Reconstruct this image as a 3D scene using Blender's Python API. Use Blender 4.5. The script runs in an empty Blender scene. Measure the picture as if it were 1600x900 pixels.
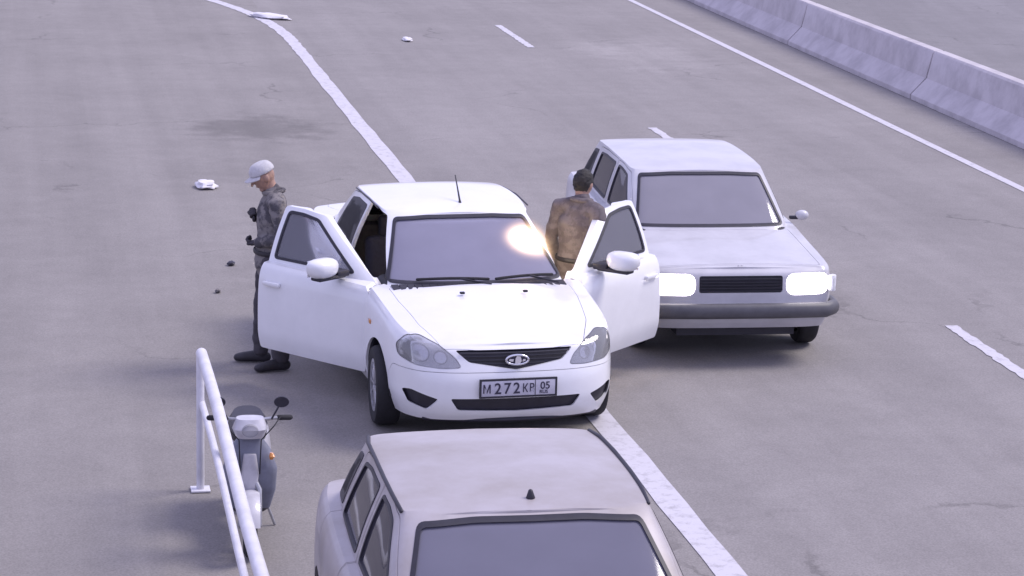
import bpy, bmesh, math, random
import numpy as np
from mathutils import Vector, Matrix
random.seed(7); np.random.seed(7)
scene = bpy.context.scene
C = scene.collection
R = math.radians

# ------------------------------------------------------------------ camera
FPX, PITCH, ROLL, CAMH = 3982.9, 0.2208, 0.0263, 5.1785
fw = Vector((0, math.cos(PITCH), -math.sin(PITCH)))
rt0 = Vector((1, 0, 0)); up0 = rt0.cross(fw)
rt = math.cos(ROLL) * rt0 + math.sin(ROLL) * up0
up = -math.sin(ROLL) * rt0 + math.cos(ROLL) * up0
cd = bpy.data.cameras.new('camera')
cd.sensor_width = 36.0; cd.lens = FPX / 1600 * 36.0
cd.clip_start = 0.1; cd.clip_end = 3000
cam = bpy.data.objects.new('camera', cd); C.objects.link(cam)
cam.matrix_world = Matrix(((rt.x, up.x, -fw.x, 0), (rt.y, up.y, -fw.y, 0), (rt.z, up.z, -fw.z, CAMH), (0, 0, 0, 1)))
scene.camera = cam

# ------------------------------------------------------------------ sky, sun, exposure
SUN_EL, SUN_AZ = R(50), R(72)          # azimuth measured from +Y (away from the camera) towards +X
w = bpy.data.worlds.new('World'); scene.world = w; w.use_nodes = True
nt = w.node_tree; nt.nodes.clear()
sky = nt.nodes.new('ShaderNodeTexSky'); sky.sky_type = 'NISHITA'; sky.sun_disc = False
sky.sun_elevation = SUN_EL; sky.sun_rotation = SUN_AZ
sky.air_density = 1.0; sky.dust_density = 1.0; sky.ozone_density = 1.0
mixc = nt.nodes.new('ShaderNodeMix'); mixc.data_type = 'RGBA'; mixc.inputs[0].default_value = 0.72
mixc.inputs[7].default_value = (7.2, 7.0, 11.0, 1)      # an even lilac overcast
bg = nt.nodes.new('ShaderNodeBackground'); bg.inputs[1].default_value = 0.1
wo = nt.nodes.new('ShaderNodeOutputWorld')
nt.links.new(sky.outputs[0], mixc.inputs[6]); nt.links.new(mixc.outputs[2], bg.inputs[0]); nt.links.new(bg.outputs[0], wo.inputs[0])
sd = bpy.data.lights.new('sun', 'SUN'); sd.energy = 2.15; sd.angle = R(24); sd.color = (1.0, 0.93, 0.88)
sun = bpy.data.objects.new('sun', sd); C.objects.link(sun)
sdir = Vector((math.sin(SUN_AZ) * math.cos(SUN_EL), math.cos(SUN_AZ) * math.cos(SUN_EL), math.sin(SUN_EL)))
sun.rotation_euler = sdir.to_track_quat('Z', 'Y').to_euler()
sun.location = sdir * 60
vs = scene.view_settings
vs.view_transform = 'Standard'; vs.look = 'None'; vs.exposure = 0.38; vs.gamma = 1.0; vs.use_curve_mapping = False
scene.cycles.use_denoising = True
scene.cycles.volume_step_rate = 0.3
scene.cycles.max_bounces = 8; scene.cycles.transparent_max_bounces = 24

# ------------------------------------------------------------------ materials
def nmat(name):
    m = bpy.data.materials.new(name); m.use_nodes = True
    return m, m.node_tree, m.node_tree.nodes['Principled BSDF']
def mat(name, col, rough=0.5, metal=0.0, coat=0.0, var=0.0, scale=8.0, bump=0.0, bscale=60.0, spec=0.5, col2=None, vlo=0.4, vhi=0.65):
    m, t, p = nmat(name)
    p.inputs['Base Color'].default_value = (*col, 1); p.inputs['Roughness'].default_value = rough
    p.inputs['Metallic'].default_value = metal; p.inputs['Coat Weight'].default_value = coat
    p.inputs['Coat Roughness'].default_value = 0.06; p.inputs['Specular IOR Level'].default_value = spec
    tc = t.nodes.new('ShaderNodeTexCoord')
    if var > 0 or col2:
        n = t.nodes.new('ShaderNodeTexNoise'); n.inputs['Scale'].default_value = scale; n.inputs['Detail'].default_value = 6
        n.inputs['Roughness'].default_value = 0.65
        r = t.nodes.new('ShaderNodeMapRange'); r.inputs[1].default_value = vlo; r.inputs[2].default_value = vhi
        mx = t.nodes.new('ShaderNodeMix'); mx.data_type = 'RGBA'
        mx.inputs[6].default_value = (*col, 1)
        c2 = col2 if col2 else tuple(c * (1 - var) for c in col)
        mx.inputs[7].default_value = (*c2, 1)
        t.links.new(tc.outputs['Object'], n.inputs['Vector']); t.links.new(n.outputs[0], r.inputs[0])
        t.links.new(r.outputs[0], mx.inputs[0]); t.links.new(mx.outputs[2], p.inputs['Base Color'])
    if bump > 0:
        n = t.nodes.new('ShaderNodeTexNoise'); n.inputs['Scale'].default_value = bscale; n.inputs['Detail'].default_value = 4
        b = t.nodes.new('ShaderNodeBump'); b.inputs['Strength'].default_value = bump; b.inputs['Distance'].default_value = 0.01
        t.links.new(tc.outputs['Object'], n.inputs['Vector']); t.links.new(n.outputs[0], b.inputs['Height']); t.links.new(b.outputs[0], p.inputs['Normal'])
    return m
def glass(name, tint, film, filmcol, rough=0.03):
    m, t, p = nmat(name); t.nodes.remove(p)
    out = t.nodes['Material Output']
    tr = t.nodes.new('ShaderNodeBsdfTransparent'); tr.inputs[0].default_value = (*tint, 1)
    df = t.nodes.new('ShaderNodeBsdfDiffuse'); df.inputs[0].default_value = (*filmcol, 1)
    gl = t.nodes.new('ShaderNodeBsdfGlossy'); gl.inputs['Roughness'].default_value = rough
    fr = t.nodes.new('ShaderNodeFresnel'); fr.inputs[0].default_value = 1.55
    m1 = t.nodes.new('ShaderNodeMixShader'); m2 = t.nodes.new('ShaderNodeMixShader')
    tc = t.nodes.new('ShaderNodeTexCoord'); n = t.nodes.new('ShaderNodeTexNoise'); n.inputs['Scale'].default_value = 5; n.inputs['Detail'].default_value = 5
    r = t.nodes.new('ShaderNodeMapRange'); r.inputs[1].default_value = 0.3; r.inputs[2].default_value = 0.7
    r.inputs[3].default_value = film * 0.965; r.inputs[4].default_value = min(1, film * 1.035)
    t.links.new(tc.outputs['Object'], n.inputs['Vector']); t.links.new(n.outputs[0], r.inputs[0]); t.links.new(r.outputs[0], m1.inputs[0])
    t.links.new(tr.outputs[0], m1.inputs[1]); t.links.new(df.outputs[0], m1.inputs[2])
    t.links.new(fr.outputs[0], m2.inputs[0]); t.links.new(m1.outputs[0], m2.inputs[1]); t.links.new(gl.outputs[0], m2.inputs[2])
    t.links.new(m2.outputs[0], out.inputs['Surface'])
    return m
def emit(name, col, s):
    m, t, p = nmat(name)
    p.inputs['Base Color'].default_value = (*col, 1); p.inputs['Emission Color'].default_value = (*col, 1); p.inputs['Emission Strength'].default_value = s
    return m
M = {}
M['white_paint'] = mat('white_paint', (0.80, 0.80, 0.82), 0.28, coat=0.6, var=0.06, scale=3.0)
M['silver_paint'] = mat('silver_paint', (0.435, 0.405, 0.42), 0.48, metal=0.12, coat=0.2, col2=(0.33, 0.295, 0.275), scale=1.6, vlo=0.36, vhi=0.68)  # brownish noise patches put cloud reflections into the paint colour
M['grey_paint'] = mat('grey_white_paint', (0.56, 0.55, 0.58), 0.4, coat=0.4, var=0.15, scale=2.5)
M['black_plastic'] = mat('black_plastic', (0.022, 0.020, 0.032), 0.5, var=0.3, scale=20)
M['rubber'] = mat('rubber', (0.02, 0.019, 0.024), 0.8, var=0.3, scale=15, bump=0.2, bscale=80)
M['interior'] = mat('interior_cloth', (0.035, 0.033, 0.05), 0.9, var=0.3, scale=30, bump=0.2)
M['dark_trim'] = mat('dark_trim', (0.03, 0.028, 0.04), 0.6, var=0.2, scale=12)
M['alloy'] = mat('alloy', (0.55, 0.55, 0.58), 0.35, metal=0.7, var=0.2, scale=12)
M['chrome'] = mat('chrome', (0.75, 0.75, 0.78), 0.15, metal=1.0, var=0.05)
M['reflector'] = mat('reflector', (0.80, 0.80, 0.83), 0.45, metal=0.0, var=0.25, scale=25)
M['lamp_rim'] = mat('lamp_rim', (0.16, 0.16, 0.18), 0.35, metal=0.6)
M['windscreen'] = glass('windscreen_glass', (0.8, 0.8, 0.85), 0.56, (0.40, 0.39, 0.51))
M['side_glass'] = glass('side_glass', (0.95, 0.95, 0.97), 0.26, (0.52, 0.51, 0.58))
M['tint_glass'] = glass('tinted_glass', (0.14, 0.13, 0.18), 0.38, (0.12, 0.115, 0.155), 0.05)
M['fore_screen'] = glass('dusty_windscreen', (0.25, 0.25, 0.33), 0.60, (0.235, 0.23, 0.30), 0.08)
M['grey_glass'] = glass('grey_windscreen', (0.3, 0.3, 0.36), 0.6, (0.40, 0.385, 0.44), 0.05)
M['lens'] = glass('lamp_lens', (0.93, 0.93, 0.95), 0.26, (0.75, 0.75, 0.78))
M['lamp_on'] = emit('lit_headlamp', (1.0, 0.93, 0.95), 5.0)
M['amber'] = mat('amber_lens', (0.6, 0.22, 0.03), 0.2, coat=1)
M['red_lens'] = mat('red_lens', (0.45, 0.02, 0.02), 0.2, coat=1)
M['plate_white'] = mat('plate_white', (0.55, 0.54, 0.62), 0.5, var=0.15, scale=20)
M['plate_ink'] = mat('plate_ink', (0.035, 0.03, 0.06), 0.6, var=0.1)
M['concrete'] = mat('concrete', (0.52, 0.485, 0.51), 0.9, var=0.22, scale=2.5, bump=0.3, bscale=25)
M['rail_paint'] = mat('rail_paint', (0.68, 0.67, 0.72), 0.45, var=0.16, scale=5, bump=0.1)
M['skin'] = mat('skin', (0.36, 0.22, 0.17), 0.55, var=0.12, scale=20)
M['hair'] = mat('hair', (0.02, 0.017, 0.018), 0.7, var=0.4, scale=60, bump=0.5, bscale=120)
M['eye'] = mat('eye', (0.04, 0.03, 0.03), 0.2)
M['cap'] = mat('cap_cloth', (0.55, 0.54, 0.56), 0.9, var=0.15, scale=40, bump=0.2)
M['camo'] = mat('camouflage_cloth', (0.20, 0.185, 0.185), 0.9, col2=(0.075, 0.07, 0.08), scale=9, bump=0.35, bscale=30, vlo=0.47, vhi=0.56)
M['camo_b'] = mat('brown_camouflage_cloth', (0.165, 0.140, 0.145), 0.9, col2=(0.115, 0.094, 0.10), scale=13, bump=0.35, bscale=30, vlo=0.45, vhi=0.56)
M['trousers'] = mat('trouser_cloth', (0.075, 0.068, 0.08), 0.9, var=0.4, scale=7, bump=0.3, bscale=25)
M['boot'] = mat('boot_leather', (0.03, 0.027, 0.035), 0.6, var=0.3, scale=20)
M['glove'] = mat('glove_cloth', (0.05, 0.045, 0.055), 0.85, var=0.3, scale=30)
M['paper'] = mat('paper', (0.72, 0.70, 0.74), 0.8, var=0.1, scale=12)
M['scoot_white'] = mat('scooter_plastic', (0.56, 0.55, 0.60), 0.4, coat=0.4, var=0.18, scale=8)
M['scoot_blue'] = mat('blue_grey_plastic', (0.19, 0.20, 0.26), 0.5, var=0.2, scale=10)
M['card'] = mat('pale_plastic', (0.46, 0.45, 0.50), 0.8, var=0.2, scale=10)
M['bag'] = mat('dark_bag_plastic', (0.035, 0.032, 0.05), 0.35, var=0.3, scale=10, bump=0.6, bscale=25)
M['bumper_grey'] = mat('bumper_grey', (0.10, 0.098, 0.11), 0.5, var=0.2, scale=10)
M['steel'] = mat('galvanised_steel', (0.45, 0.45, 0.48), 0.4, metal=0.6, var=0.2, scale=15)

def asphalt(name, base, spots, seed=0.0):
    """grey asphalt with aggregate, patches, long tyre wear along the road, and stains (x, y, rx, ry, amount, shade)."""
    m, t, p = nmat(name); N = t.nodes; L = t.links
    tc = N.new('ShaderNodeTexCoord')
    mp = N.new('ShaderNodeMapping'); mp.inputs['Location'].default_value = (seed, seed * 2, 0); L.new(tc.outputs['Object'], mp.inputs[0])
    def noise(sc, det, vec=None, rough=0.6):
        n = N.new('ShaderNodeTexNoise'); n.inputs['Scale'].default_value = sc; n.inputs['Detail'].default_value = det; n.inputs['Roughness'].default_value = rough
        L.new(vec if vec else mp.outputs[0], n.inputs['Vector']); return n
    def rng(src, a, b, c, d):
        r = N.new('ShaderNodeMapRange'); r.inputs[1].default_value = a; r.inputs[2].default_value = b; r.inputs[3].default_value = c; r.inputs[4].default_value = d
        L.new(src, r.inputs[0]); return r.outputs[0]
    def mul(a, b):
        k = N.new('ShaderNodeMath'); k.operation = 'MULTIPLY'; L.new(a, k.inputs[0])
        if isinstance(b, float): k.inputs[1].default_value = b
        else: L.new(b, k.inputs[1])
        return k.outputs[0]
    ms = N.new('ShaderNodeMapping'); ms.inputs['Scale'].default_value = (1.6, 0.05, 1); L.new(tc.outputs['Object'], ms.inputs[0])
    v = mul(rng(noise(0.45, 5).outputs[0], 0.3, 0.7, 0.91, 1.07), rng(noise(3.2, 6).outputs[0], 0.3, 0.7, 0.95, 1.05))
    v = mul(v, rng(noise(1.0, 4, ms.outputs[0]).outputs[0], 0.3, 0.7, 0.90, 1.07))
    v = mul(v, rng(noise(70, 3).outputs[0], 0.3, 0.7, 0.82, 1.18))
    for (sx, sy, rx, ry_, amt, shade) in spots:
        m2 = N.new('ShaderNodeMapping'); m2.inputs['Location'].default_value = (-sx / rx, -sy / ry_, 0); m2.inputs['Scale'].default_value = (1 / rx, 1 / ry_, 0)
        L.new(tc.outputs['Object'], m2.inputs[0])
        ln = N.new('ShaderNodeVectorMath'); ln.operation = 'LENGTH'; L.new(m2.outputs[0], ln.inputs[0])
        ad = N.new('ShaderNodeMath'); ad.operation = 'ADD'; L.new(ln.outputs['Value'], ad.inputs[0]); L.new(rng(noise(2.5, 5).outputs[0], 0.3, 0.7, -0.45, 0.45), ad.inputs[1])
        f = rng(ad.outputs[0], 0.45, 1.1, 1 + amt * shade, 1.0)
        v = mul(v, f)
    wv = N.new('ShaderNodeVectorMath'); wv.operation = 'MULTIPLY_ADD'; L.new(noise(1.3, 5).outputs['Color'], wv.inputs[0]); wv.inputs[1].default_value = (1.1, 1.1, 0); L.new(mp.outputs[0], wv.inputs[2])
    vo = N.new('ShaderNodeTexVoronoi'); vo.feature = 'DISTANCE_TO_EDGE'; vo.inputs['Scale'].default_value = 0.22; L.new(wv.outputs[0], vo.inputs['Vector'])
    ck = rng(vo.outputs['Distance'], 0.0015, 0.006, 1.0, 0.0); ck = mul(ck, rng(noise(0.5, 3).outputs[0], 0.5, 0.62, 0.0, 1.0))
    v = mul(v, rng(ck, 0.0, 1.0, 1.0, 0.72))
    v = mul(v, rng(noise(14, 4).outputs[0], 0.66, 0.74, 1.0, 0.86))
    cm = N.new('ShaderNodeMix'); cm.data_type = 'RGBA'; cm.blend_type = 'MULTIPLY'; cm.inputs[0].default_value = 1
    cm.inputs[6].default_value = (*base, 1); L.new(v, cm.inputs[7]); L.new(cm.outputs[2], p.inputs['Base Color'])
    p.inputs['Roughness'].default_value = 0.85; p.inputs['Specular IOR Level'].default_value = 0.3
    b = N.new('ShaderNodeBump'); b.inputs['Strength'].default_value = 0.35; b.inputs['Distance'].default_value = 0.006
    L.new(noise(110, 3).outputs[0], b.inputs['Height']); L.new(b.outputs[0], p.inputs['Normal'])
    return m
def roadpaint(name):
    m, t, p = nmat(name)
    tc = t.nodes.new('ShaderNodeTexCoord'); n = t.nodes.new('ShaderNodeTexNoise'); n.inputs['Scale'].default_value = 9; n.inputs['Detail'].default_value = 8; n.inputs['Roughness'].default_value = 0.75
    r = t.nodes.new('ShaderNodeMapRange'); r.inputs[1].default_value = 0.50; r.inputs[2].default_value = 0.72
    mx = t.nodes.new('ShaderNodeMix'); mx.data_type = 'RGBA'; mx.inputs[6].default_value = (0.55, 0.532, 0.575, 1); mx.inputs[7].default_value = (0.31, 0.295, 0.315, 1)
    t.links.new(tc.outputs['Object'], n.inputs['Vector']); t.links.new(n.outputs[0], r.inputs[0]); t.links.new(r.outputs[0], mx.inputs[0]); t.links.new(mx.outputs[2], p.inputs['Base Color'])
    p.inputs['Roughness'].default_value = 0.8
    return m
M['road'] = asphalt('road_asphalt', (0.252, 0.236, 0.230), [(9.8, 38.8, 0.9, 2.2, 0.16, 1), (9.0, 40.0, 0.5, 1.0, 0.1, 1)])
M['apron'] = asphalt('apron_asphalt', (0.246, 0.230, 0.221), [(3.0, 32.0, 0.95, 1.1, 0.30, -1), (2.9, 23.5, 1.0, 3.0, 0.12, -1), (1.9, 17.8, 0.6, 1.6, 0.10, -1), (2.6, 29.0, 1.2, 1.0, 0.10, -1)], 3.3)
M['ground'] = asphalt('far_ground', (0.22, 0.21, 0.215), [], 8.1)
M['line'] = roadpaint('road_paint')

# ------------------------------------------------------------------ object helpers
def link(name, me, m=None, parent=None, loc=None, rz=None):
    o = bpy.data.objects.new(name, me); C.objects.link(o)
    if m is not None:
        me.materials.clear(); me.materials.append(m)
    if parent is not None: o.parent = parent
    if loc is not None: o.location = loc
    if rz is not None: o.rotation_euler = (0, 0, rz)
    return o
def tag(o, label, cat, group=None):
    o['label'] = label; o['category'] = cat
    if group: o['group'] = group
    return o
def thing(name, label, cat, loc=(0, 0, 0), rz=0.0, group=None):
    o = bpy.data.objects.new(name, None); C.objects.link(o); o.empty_display_size = 0.2
    o.location = loc; o.rotation_euler = (0, 0, rz)
    return tag(o, label, cat, group)
def struct(o): o['kind'] = 'structure'; return o
def smooth(me, ang=35):
    me.polygons.foreach_set('use_smooth', [True] * len(me.polygons)); me.set_sharp_from_angle(angle=R(ang)); me.update(); return me
def mesh(name, v, f, sm=None):
    me = bpy.data.meshes.new(name); me.from_pydata([tuple(map(float, p)) for p in v], [], [tuple(int(i) for i in q) for q in f]); me.update()
    if sm: smooth(me, sm)
    return me
def bm_mesh(name, bm, sm=None, fix=True):
    if fix: bmesh.ops.recalc_face_normals(bm, faces=bm.faces)
    me = bpy.data.meshes.new(name); bm.to_mesh(me); bm.free()
    if sm: smooth(me, sm)
    return me
def add_box(bm, c, s, rot=None, bev=0.0, seg=2):
    mtx = Matrix.Translation(c) @ (rot.to_4x4() if rot is not None else Matrix.Identity(4)) @ Matrix.Diagonal((*s, 1))
    r = bmesh.ops.create_cube(bm, size=1.0, matrix=mtx)
    if bev > 0:
        es = list({e for v in r['verts'] for e in v.link_edges})
        bmesh.ops.bevel(bm, geom=es, offset=bev, segments=seg, affect='EDGES', profile=0.5)
def box(name, c, s, m, parent=None, rot=None, bev=0.0, seg=2):
    bm = bmesh.new(); add_box(bm, c, s, rot, bev, seg)
    return link(name, bm_mesh(name, bm, 40), m, parent)
def tube_mesh(pts, rad, n=12, cap=True, squash=None):
    """loft of circles (or ellipses) along a polyline; rad: list of r or (rx, ry). rounded ends."""
    pts = [Vector(p) for p in pts]; V = []; F = []
    k = len(pts); rad = [(r, r) if not isinstance(r, (tuple, list)) else r for r in rad]
    P = list(pts); Rr = list(rad)
    if cap:
        d0 = (pts[0] - pts[1]).normalized(); d1 = (pts[-1] - pts[-2]).normalized()
        def ends(p, d, r):
            rm = min(r); return [(p + d * rm * math.sin(a), (r[0] * math.cos(a), r[1] * math.cos(a))) for a in (R(35), R(65), R(86))]
        a = ends(pts[0], d0, rad[0])[::-1]; b = ends(pts[-1], d1, rad[-1])
        P = [q for q, _ in a] + P + [q for q, _ in b]; Rr = [q for _, q in a] + Rr + [q for _, q in b]
    prevx = None
    for i, p in enumerate(P):
        t = (P[min(i + 1, len(P) - 1)] - P[max(i - 1, 0)]).normalized()
        ref = Vector((1, 0, 0)) if abs(t.x) < 0.9 else Vector((0, 1, 0))
        x = (ref - t * ref.dot(t)).normalized() if prevx is None else (prevx - t * prevx.dot(t)).normalized()
        y = t.cross(x); prevx = x
        for j in range(n):
            a = 2 * math.pi * j / n
            V.append(p + x * math.cos(a) * Rr[i][0] + y * math.sin(a) * Rr[i][1])
    m = len(P)
    for i in range(m - 1):
        for j in range(n):
            F.append((i * n + j, i * n + (j + 1) % n, (i + 1) * n + (j + 1) % n, (i + 1) * n + j))
    F.append(tuple(range(n))[::-1]); F.append(tuple((m - 1) * n + j for j in range(n)))
    return V, F
def join(parts):
    V = []; F = []
    for v, f in parts:
        o = len(V); V += list(v); F += [tuple(i + o for i in q) for q in f]
    return V, F
def tube(name, pts, rad, m, parent=None, n=12, cap=True):
    if not isinstance(rad, (list, tuple)): rad = [rad] * len(pts)
    v, f = tube_mesh(pts, rad, n, cap)
    bm = bmesh.new(); tmp = mesh('t', v, f); bm.from_mesh(tmp); bpy.data.meshes.remove(tmp)
    return link(name, bm_mesh(name, bm, 50), m, parent)
def spline(ctrl, k):
    """Catmull-Rom (chordal) through ctrl, k samples per span."""
    P = np.array(ctrl, float); n = len(P); d = np.linalg.norm(np.diff(P, axis=0), axis=1) ** 0.5
    T = np.zeros_like(P)
    for i in range(n):
        if i == 0: T[i] = (P[1] - P[0]) / d[0]
        elif i == n - 1: T[i] = (P[-1] - P[-2]) / d[-1]
        else: T[i] = ((P[i] - P[i - 1]) / d[i - 1] * d[i] + (P[i + 1] - P[i]) / d[i] * d[i - 1]) / (d[i] + d[i - 1])
    out = []
    for i in range(n - 1):
        for s in range(k):
            t = s / k; h = d[i]
            out.append((2 * t**3 - 3 * t**2 + 1) * P[i] + (t**3 - 2 * t**2 + t) * h * T[i] + (-2 * t**3 + 3 * t**2) * P[i + 1] + (t**3 - t**2) * h * T[i + 1])
    out.append(P[-1]); return np.array(out)
def interp(tab, y):
    a = np.array(tab, float); return float(np.interp(y, a[:, 0], a[:, 1]))
def sinterp(tab, k=12):
    s = spline(tab, k); o = np.argsort(s[:, 0]); s = s[o]; return lambda y: float(np.interp(y, s[:, 0], s[:, 1]))

# ------------------------------------------------------------------ booleans
def mod_mesh(me, setup):
    o = bpy.data.objects.new('tmp', me); C.objects.link(o)
    setup(o)
    dg = bpy.context.evaluated_depsgraph_get(); dg.update()
    r = bpy.data.meshes.new_from_object(o.evaluated_get(dg)); bpy.data.objects.remove(o); return r
def boolean(a, b, op):
    ob = bpy.data.objects.new('tmpb', b); C.objects.link(ob)
    def s(o):
        m = o.modifiers.new('b', 'BOOLEAN'); m.operation = op; m.solver = 'MANIFOLD'; m.object = ob
    r = mod_mesh(a, s)
    if op != 'INTERSECT' and len(r.polygons) == 0 or op == 'DIFFERENCE' and len(r.polygons) == len(a.polygons) and False:
        pass
    bpy.data.objects.remove(ob); return r
def prism(poly, axis, a0, a1):
    n = len(poly); V = []
    for a in (a0, a1):
        for (p, q) in poly:
            V.append({'x': (a, p, q), 'y': (p, a, q), 'z': (p, q, a)}[axis])
    F = [tuple(range(n)), tuple(range(2 * n - 1, n - 1, -1))] + [(i, i + n, (i + 1) % n + n, (i + 1) % n) for i in range(n)]
    bm = bmesh.new(); t = mesh('t', V, F); bm.from_mesh(t); bpy.data.meshes.remove(t)
    bmesh.ops.triangulate(bm, faces=bm.faces); return bm_mesh('prism', bm)
def offs(poly, d):
    """offset polygon outward by d (negative: inward)"""
    P = np.array(poly, float); A = 0.5 * sum(P[i][0] * P[(i + 1) % len(P)][1] - P[(i + 1) % len(P)][0] * P[i][1] for i in range(len(P)))
    sg = 1 if A > 0 else -1; out = []
    for i in range(len(P)):
        a = P[i] - P[i - 1]; b = P[(i + 1) % len(P)] - P[i]; a /= np.linalg.norm(a) + 1e-9; b /= np.linalg.norm(b) + 1e-9
        na = np.array((a[1], -a[0])) * sg; nb = np.array((b[1], -b[0])) * sg; m = na + nb; m /= max(0.5, np.dot(m, m) / 2) ; m = m / 1.0
        out.append(tuple(P[i] + m * d))
    return out
def rpoly(poly, r=0.03, n=4):
    """round the corners of a polygon"""
    P = [np.array(p, float) for p in poly]; out = []
    for i in range(len(P)):
        a, b, c = P[i - 1], P[i], P[(i + 1) % len(P)]
        u = (a - b); v = (c - b); lu, lv = np.linalg.norm(u), np.linalg.norm(v); q = min(r, lu * 0.45, lv * 0.45)
        p0 = b + u / lu * q; p1 = b + v / lv * q
        for k in range(n + 1):
            t = k / n; out.append(tuple((1 - t)**2 * p0 + 2 * t * (1 - t) * b + t * t * p1))
    return out
def mirror(poly): return [(-a, b) for a, b in poly]
def cyl_mesh(c, r, h, axis='x', n=40):
    V = []; 
    for s in (-h / 2, h / 2):
        for j in range(n):
            a = 2 * math.pi * j / n; u, v = r * math.cos(a), r * math.sin(a)
            V.append({'x': (c[0] + s, c[1] + u, c[2] + v), 'y': (c[0] + u, c[1] + s, c[2] + v), 'z': (c[0] + u, c[1] + v, c[2] + s)}[axis])
    F = [tuple(range(n)), tuple(range(2 * n - 1, n - 1, -1))] + [(i, i + n, (i + 1) % n + n, (i + 1) % n) for i in range(n)]
    bm = bmesh.new(); t = mesh('t', V, F); bm.from_mesh(t); bpy.data.meshes.remove(t)
    bmesh.ops.triangulate(bm, faces=[f for f in bm.faces if len(f.verts) > 4]); return bm_mesh('cyl', bm)
def joined(ms):
    bm = bmesh.new()
    for m in ms: bm.from_mesh(m)
    me = bpy.data.meshes.new('j'); bm.to_mesh(me); bm.free(); return me
def xform(me, mtx): me.transform(mtx); me.update(); return me

# ------------------------------------------------------------------ car shells
def shell_surface(S):
    K = S.get('k', 6); pts = spline(S['plan'], K); pts[0, 0] = 0; pts[-1, 0] = 0; pts[:, 0] = np.maximum(pts[:, 0], 0)
    N = len(pts) - 1
    tg = np.gradient(pts, axis=0); tg /= np.linalg.norm(tg, axis=1)[:, None]; nr = np.stack([tg[:, 1], -tg[:, 0]], 1); nr[0] = (0, -1); nr[-1] = (0, 1)
    zb, zs, cr = (sinterp(S[q]) for q in ('bottom', 'shoulder', 'crown'))
    lv = spline(S['levels'], 4)                        # t, side inset, front inset, rear inset
    V = []; loops = []
    def full(half):                                    # half: list of (x,y,z), right side
        idx = []
        for p in half: V.append(p); idx.append(len(V) - 1)
        for p in half[-2:0:-1]: V.append((-p[0], p[1], p[2])); idx.append(len(V) - 1)
        return idx
    for (t, si, fi, ri) in lv:
        half = []
        for i in range(N + 1):
            nx, ny = nr[i]; ins = si * nx * nx + (fi if ny < 0 else ri) * ny * ny
            x, y = pts[i] - nr[i] * ins
            if i in (0, N): x = 0
            half.append((max(0, x), y, zb(pts[i][1]) + t * (zs(pts[i][1]) - zb(pts[i][1]))))
        loops.append(full(half))
    F = []; m = 2 * N
    for a, b in zip(loops[:-1], loops[1:]):
        for j in range(m): F.append((a[j], a[(j + 1) % m], b[(j + 1) % m], b[j]))
    F += cap_rows(V, loops[-1], N, lambda y: cr(y), S.get('crownpow', 2.2))
    return V, F
def cap_rows(V, top, N, cr, pw, Kc=14):
    rows = []
    for i in range(N + 1):
        if i in (0, N): rows.append([top[i]]); continue
        r, l = top[i], top[2 * N - i]; row = [r]; x0, y0, z0 = V[r]
        for q in range(1, Kc):
            u = 1 - 2 * q / Kc; V.append((x0 * u, y0, z0 + cr(y0) * (1 - abs(u)**pw))); row.append(len(V) - 1)
        row.append(l); rows.append(row)
    F = []
    for a, b in zip(rows[:-1], rows[1:]):
        if len(a) == 1: F += [(a[0], b[q], b[q + 1]) for q in range(len(b) - 1)]
        elif len(b) == 1: F += [(a[q], b[0], a[q + 1]) for q in range(len(a) - 1)]
        else: F += [(a[q], b[q], b[q + 1], a[q + 1]) for q in range(len(a) - 1)]
    return F
def green_surface(G):
    K = G.get('k', 6); B = spline(G['base'], K); T = spline(G['roof'], K)
    for A in (B, T): A[0, 0] = 0; A[-1, 0] = 0; A[:, 0] = np.maximum(A[:, 0], 0)
    N = len(B) - 1; zr = sinterp(G['zroof']); V = []; loops = []; nl = 9
    for q in range(nl + 1):
        t = q / nl; half = []
        for i in range(N + 1):
            p = B[i] * (1 - t) + T[i] * t; b = math.sin(math.pi * t) * G.get('bulge', 0.015)
            d = p - np.array((0, G['mid'])); d /= np.linalg.norm(d); p = p + d * b
            half.append((0 if i in (0, N) else p[0], p[1], G['zbase'] * (1 - t) + zr(T[i][1]) * t))
        idx = []
        for p in half: V.append(p); idx.append(len(V) - 1)
        for p in half[-2:0:-1]: V.append((-p[0], p[1], p[2])); idx.append(len(V) - 1)
        loops.append(idx)
    F = []; m = 2 * N
    for a, b in zip(loops[:-1], loops[1:]):
        for j in range(m): F.append((a[j], a[(j + 1) % m], b[(j + 1) % m], b[j]))
    F += cap_rows(V, loops[-1], N, sinterp(G['crown']), 2.6)
    return V, F
def solid(VF, off, thick):
    me = mesh('s', *VF); bm = bmesh.new(); bm.from_mesh(me); bpy.data.meshes.remove(me)
    bmesh.ops.remove_doubles(bm, verts=bm.verts, dist=0.0004); bmesh.ops.recalc_face_normals(bm, faces=bm.faces)
    top = max(bm.faces, key=lambda f: f.calc_center_median().z)
    if top.normal.z < 0: bmesh.ops.reverse_faces(bm, faces=bm.faces)
    bm.normal_update()
    if off:
        for v in bm.verts: v.co = v.co + v.normal * off
    me = bpy.data.meshes.new('s'); bm.to_mesh(me); bm.free()
    def s(o):
        m = o.modifiers.new('s', 'SOLIDIFY'); m.thickness = thick; m.offset = -1; m.use_even_offset = False; m.use_rim = True
    return mod_mesh(me, s)

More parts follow.
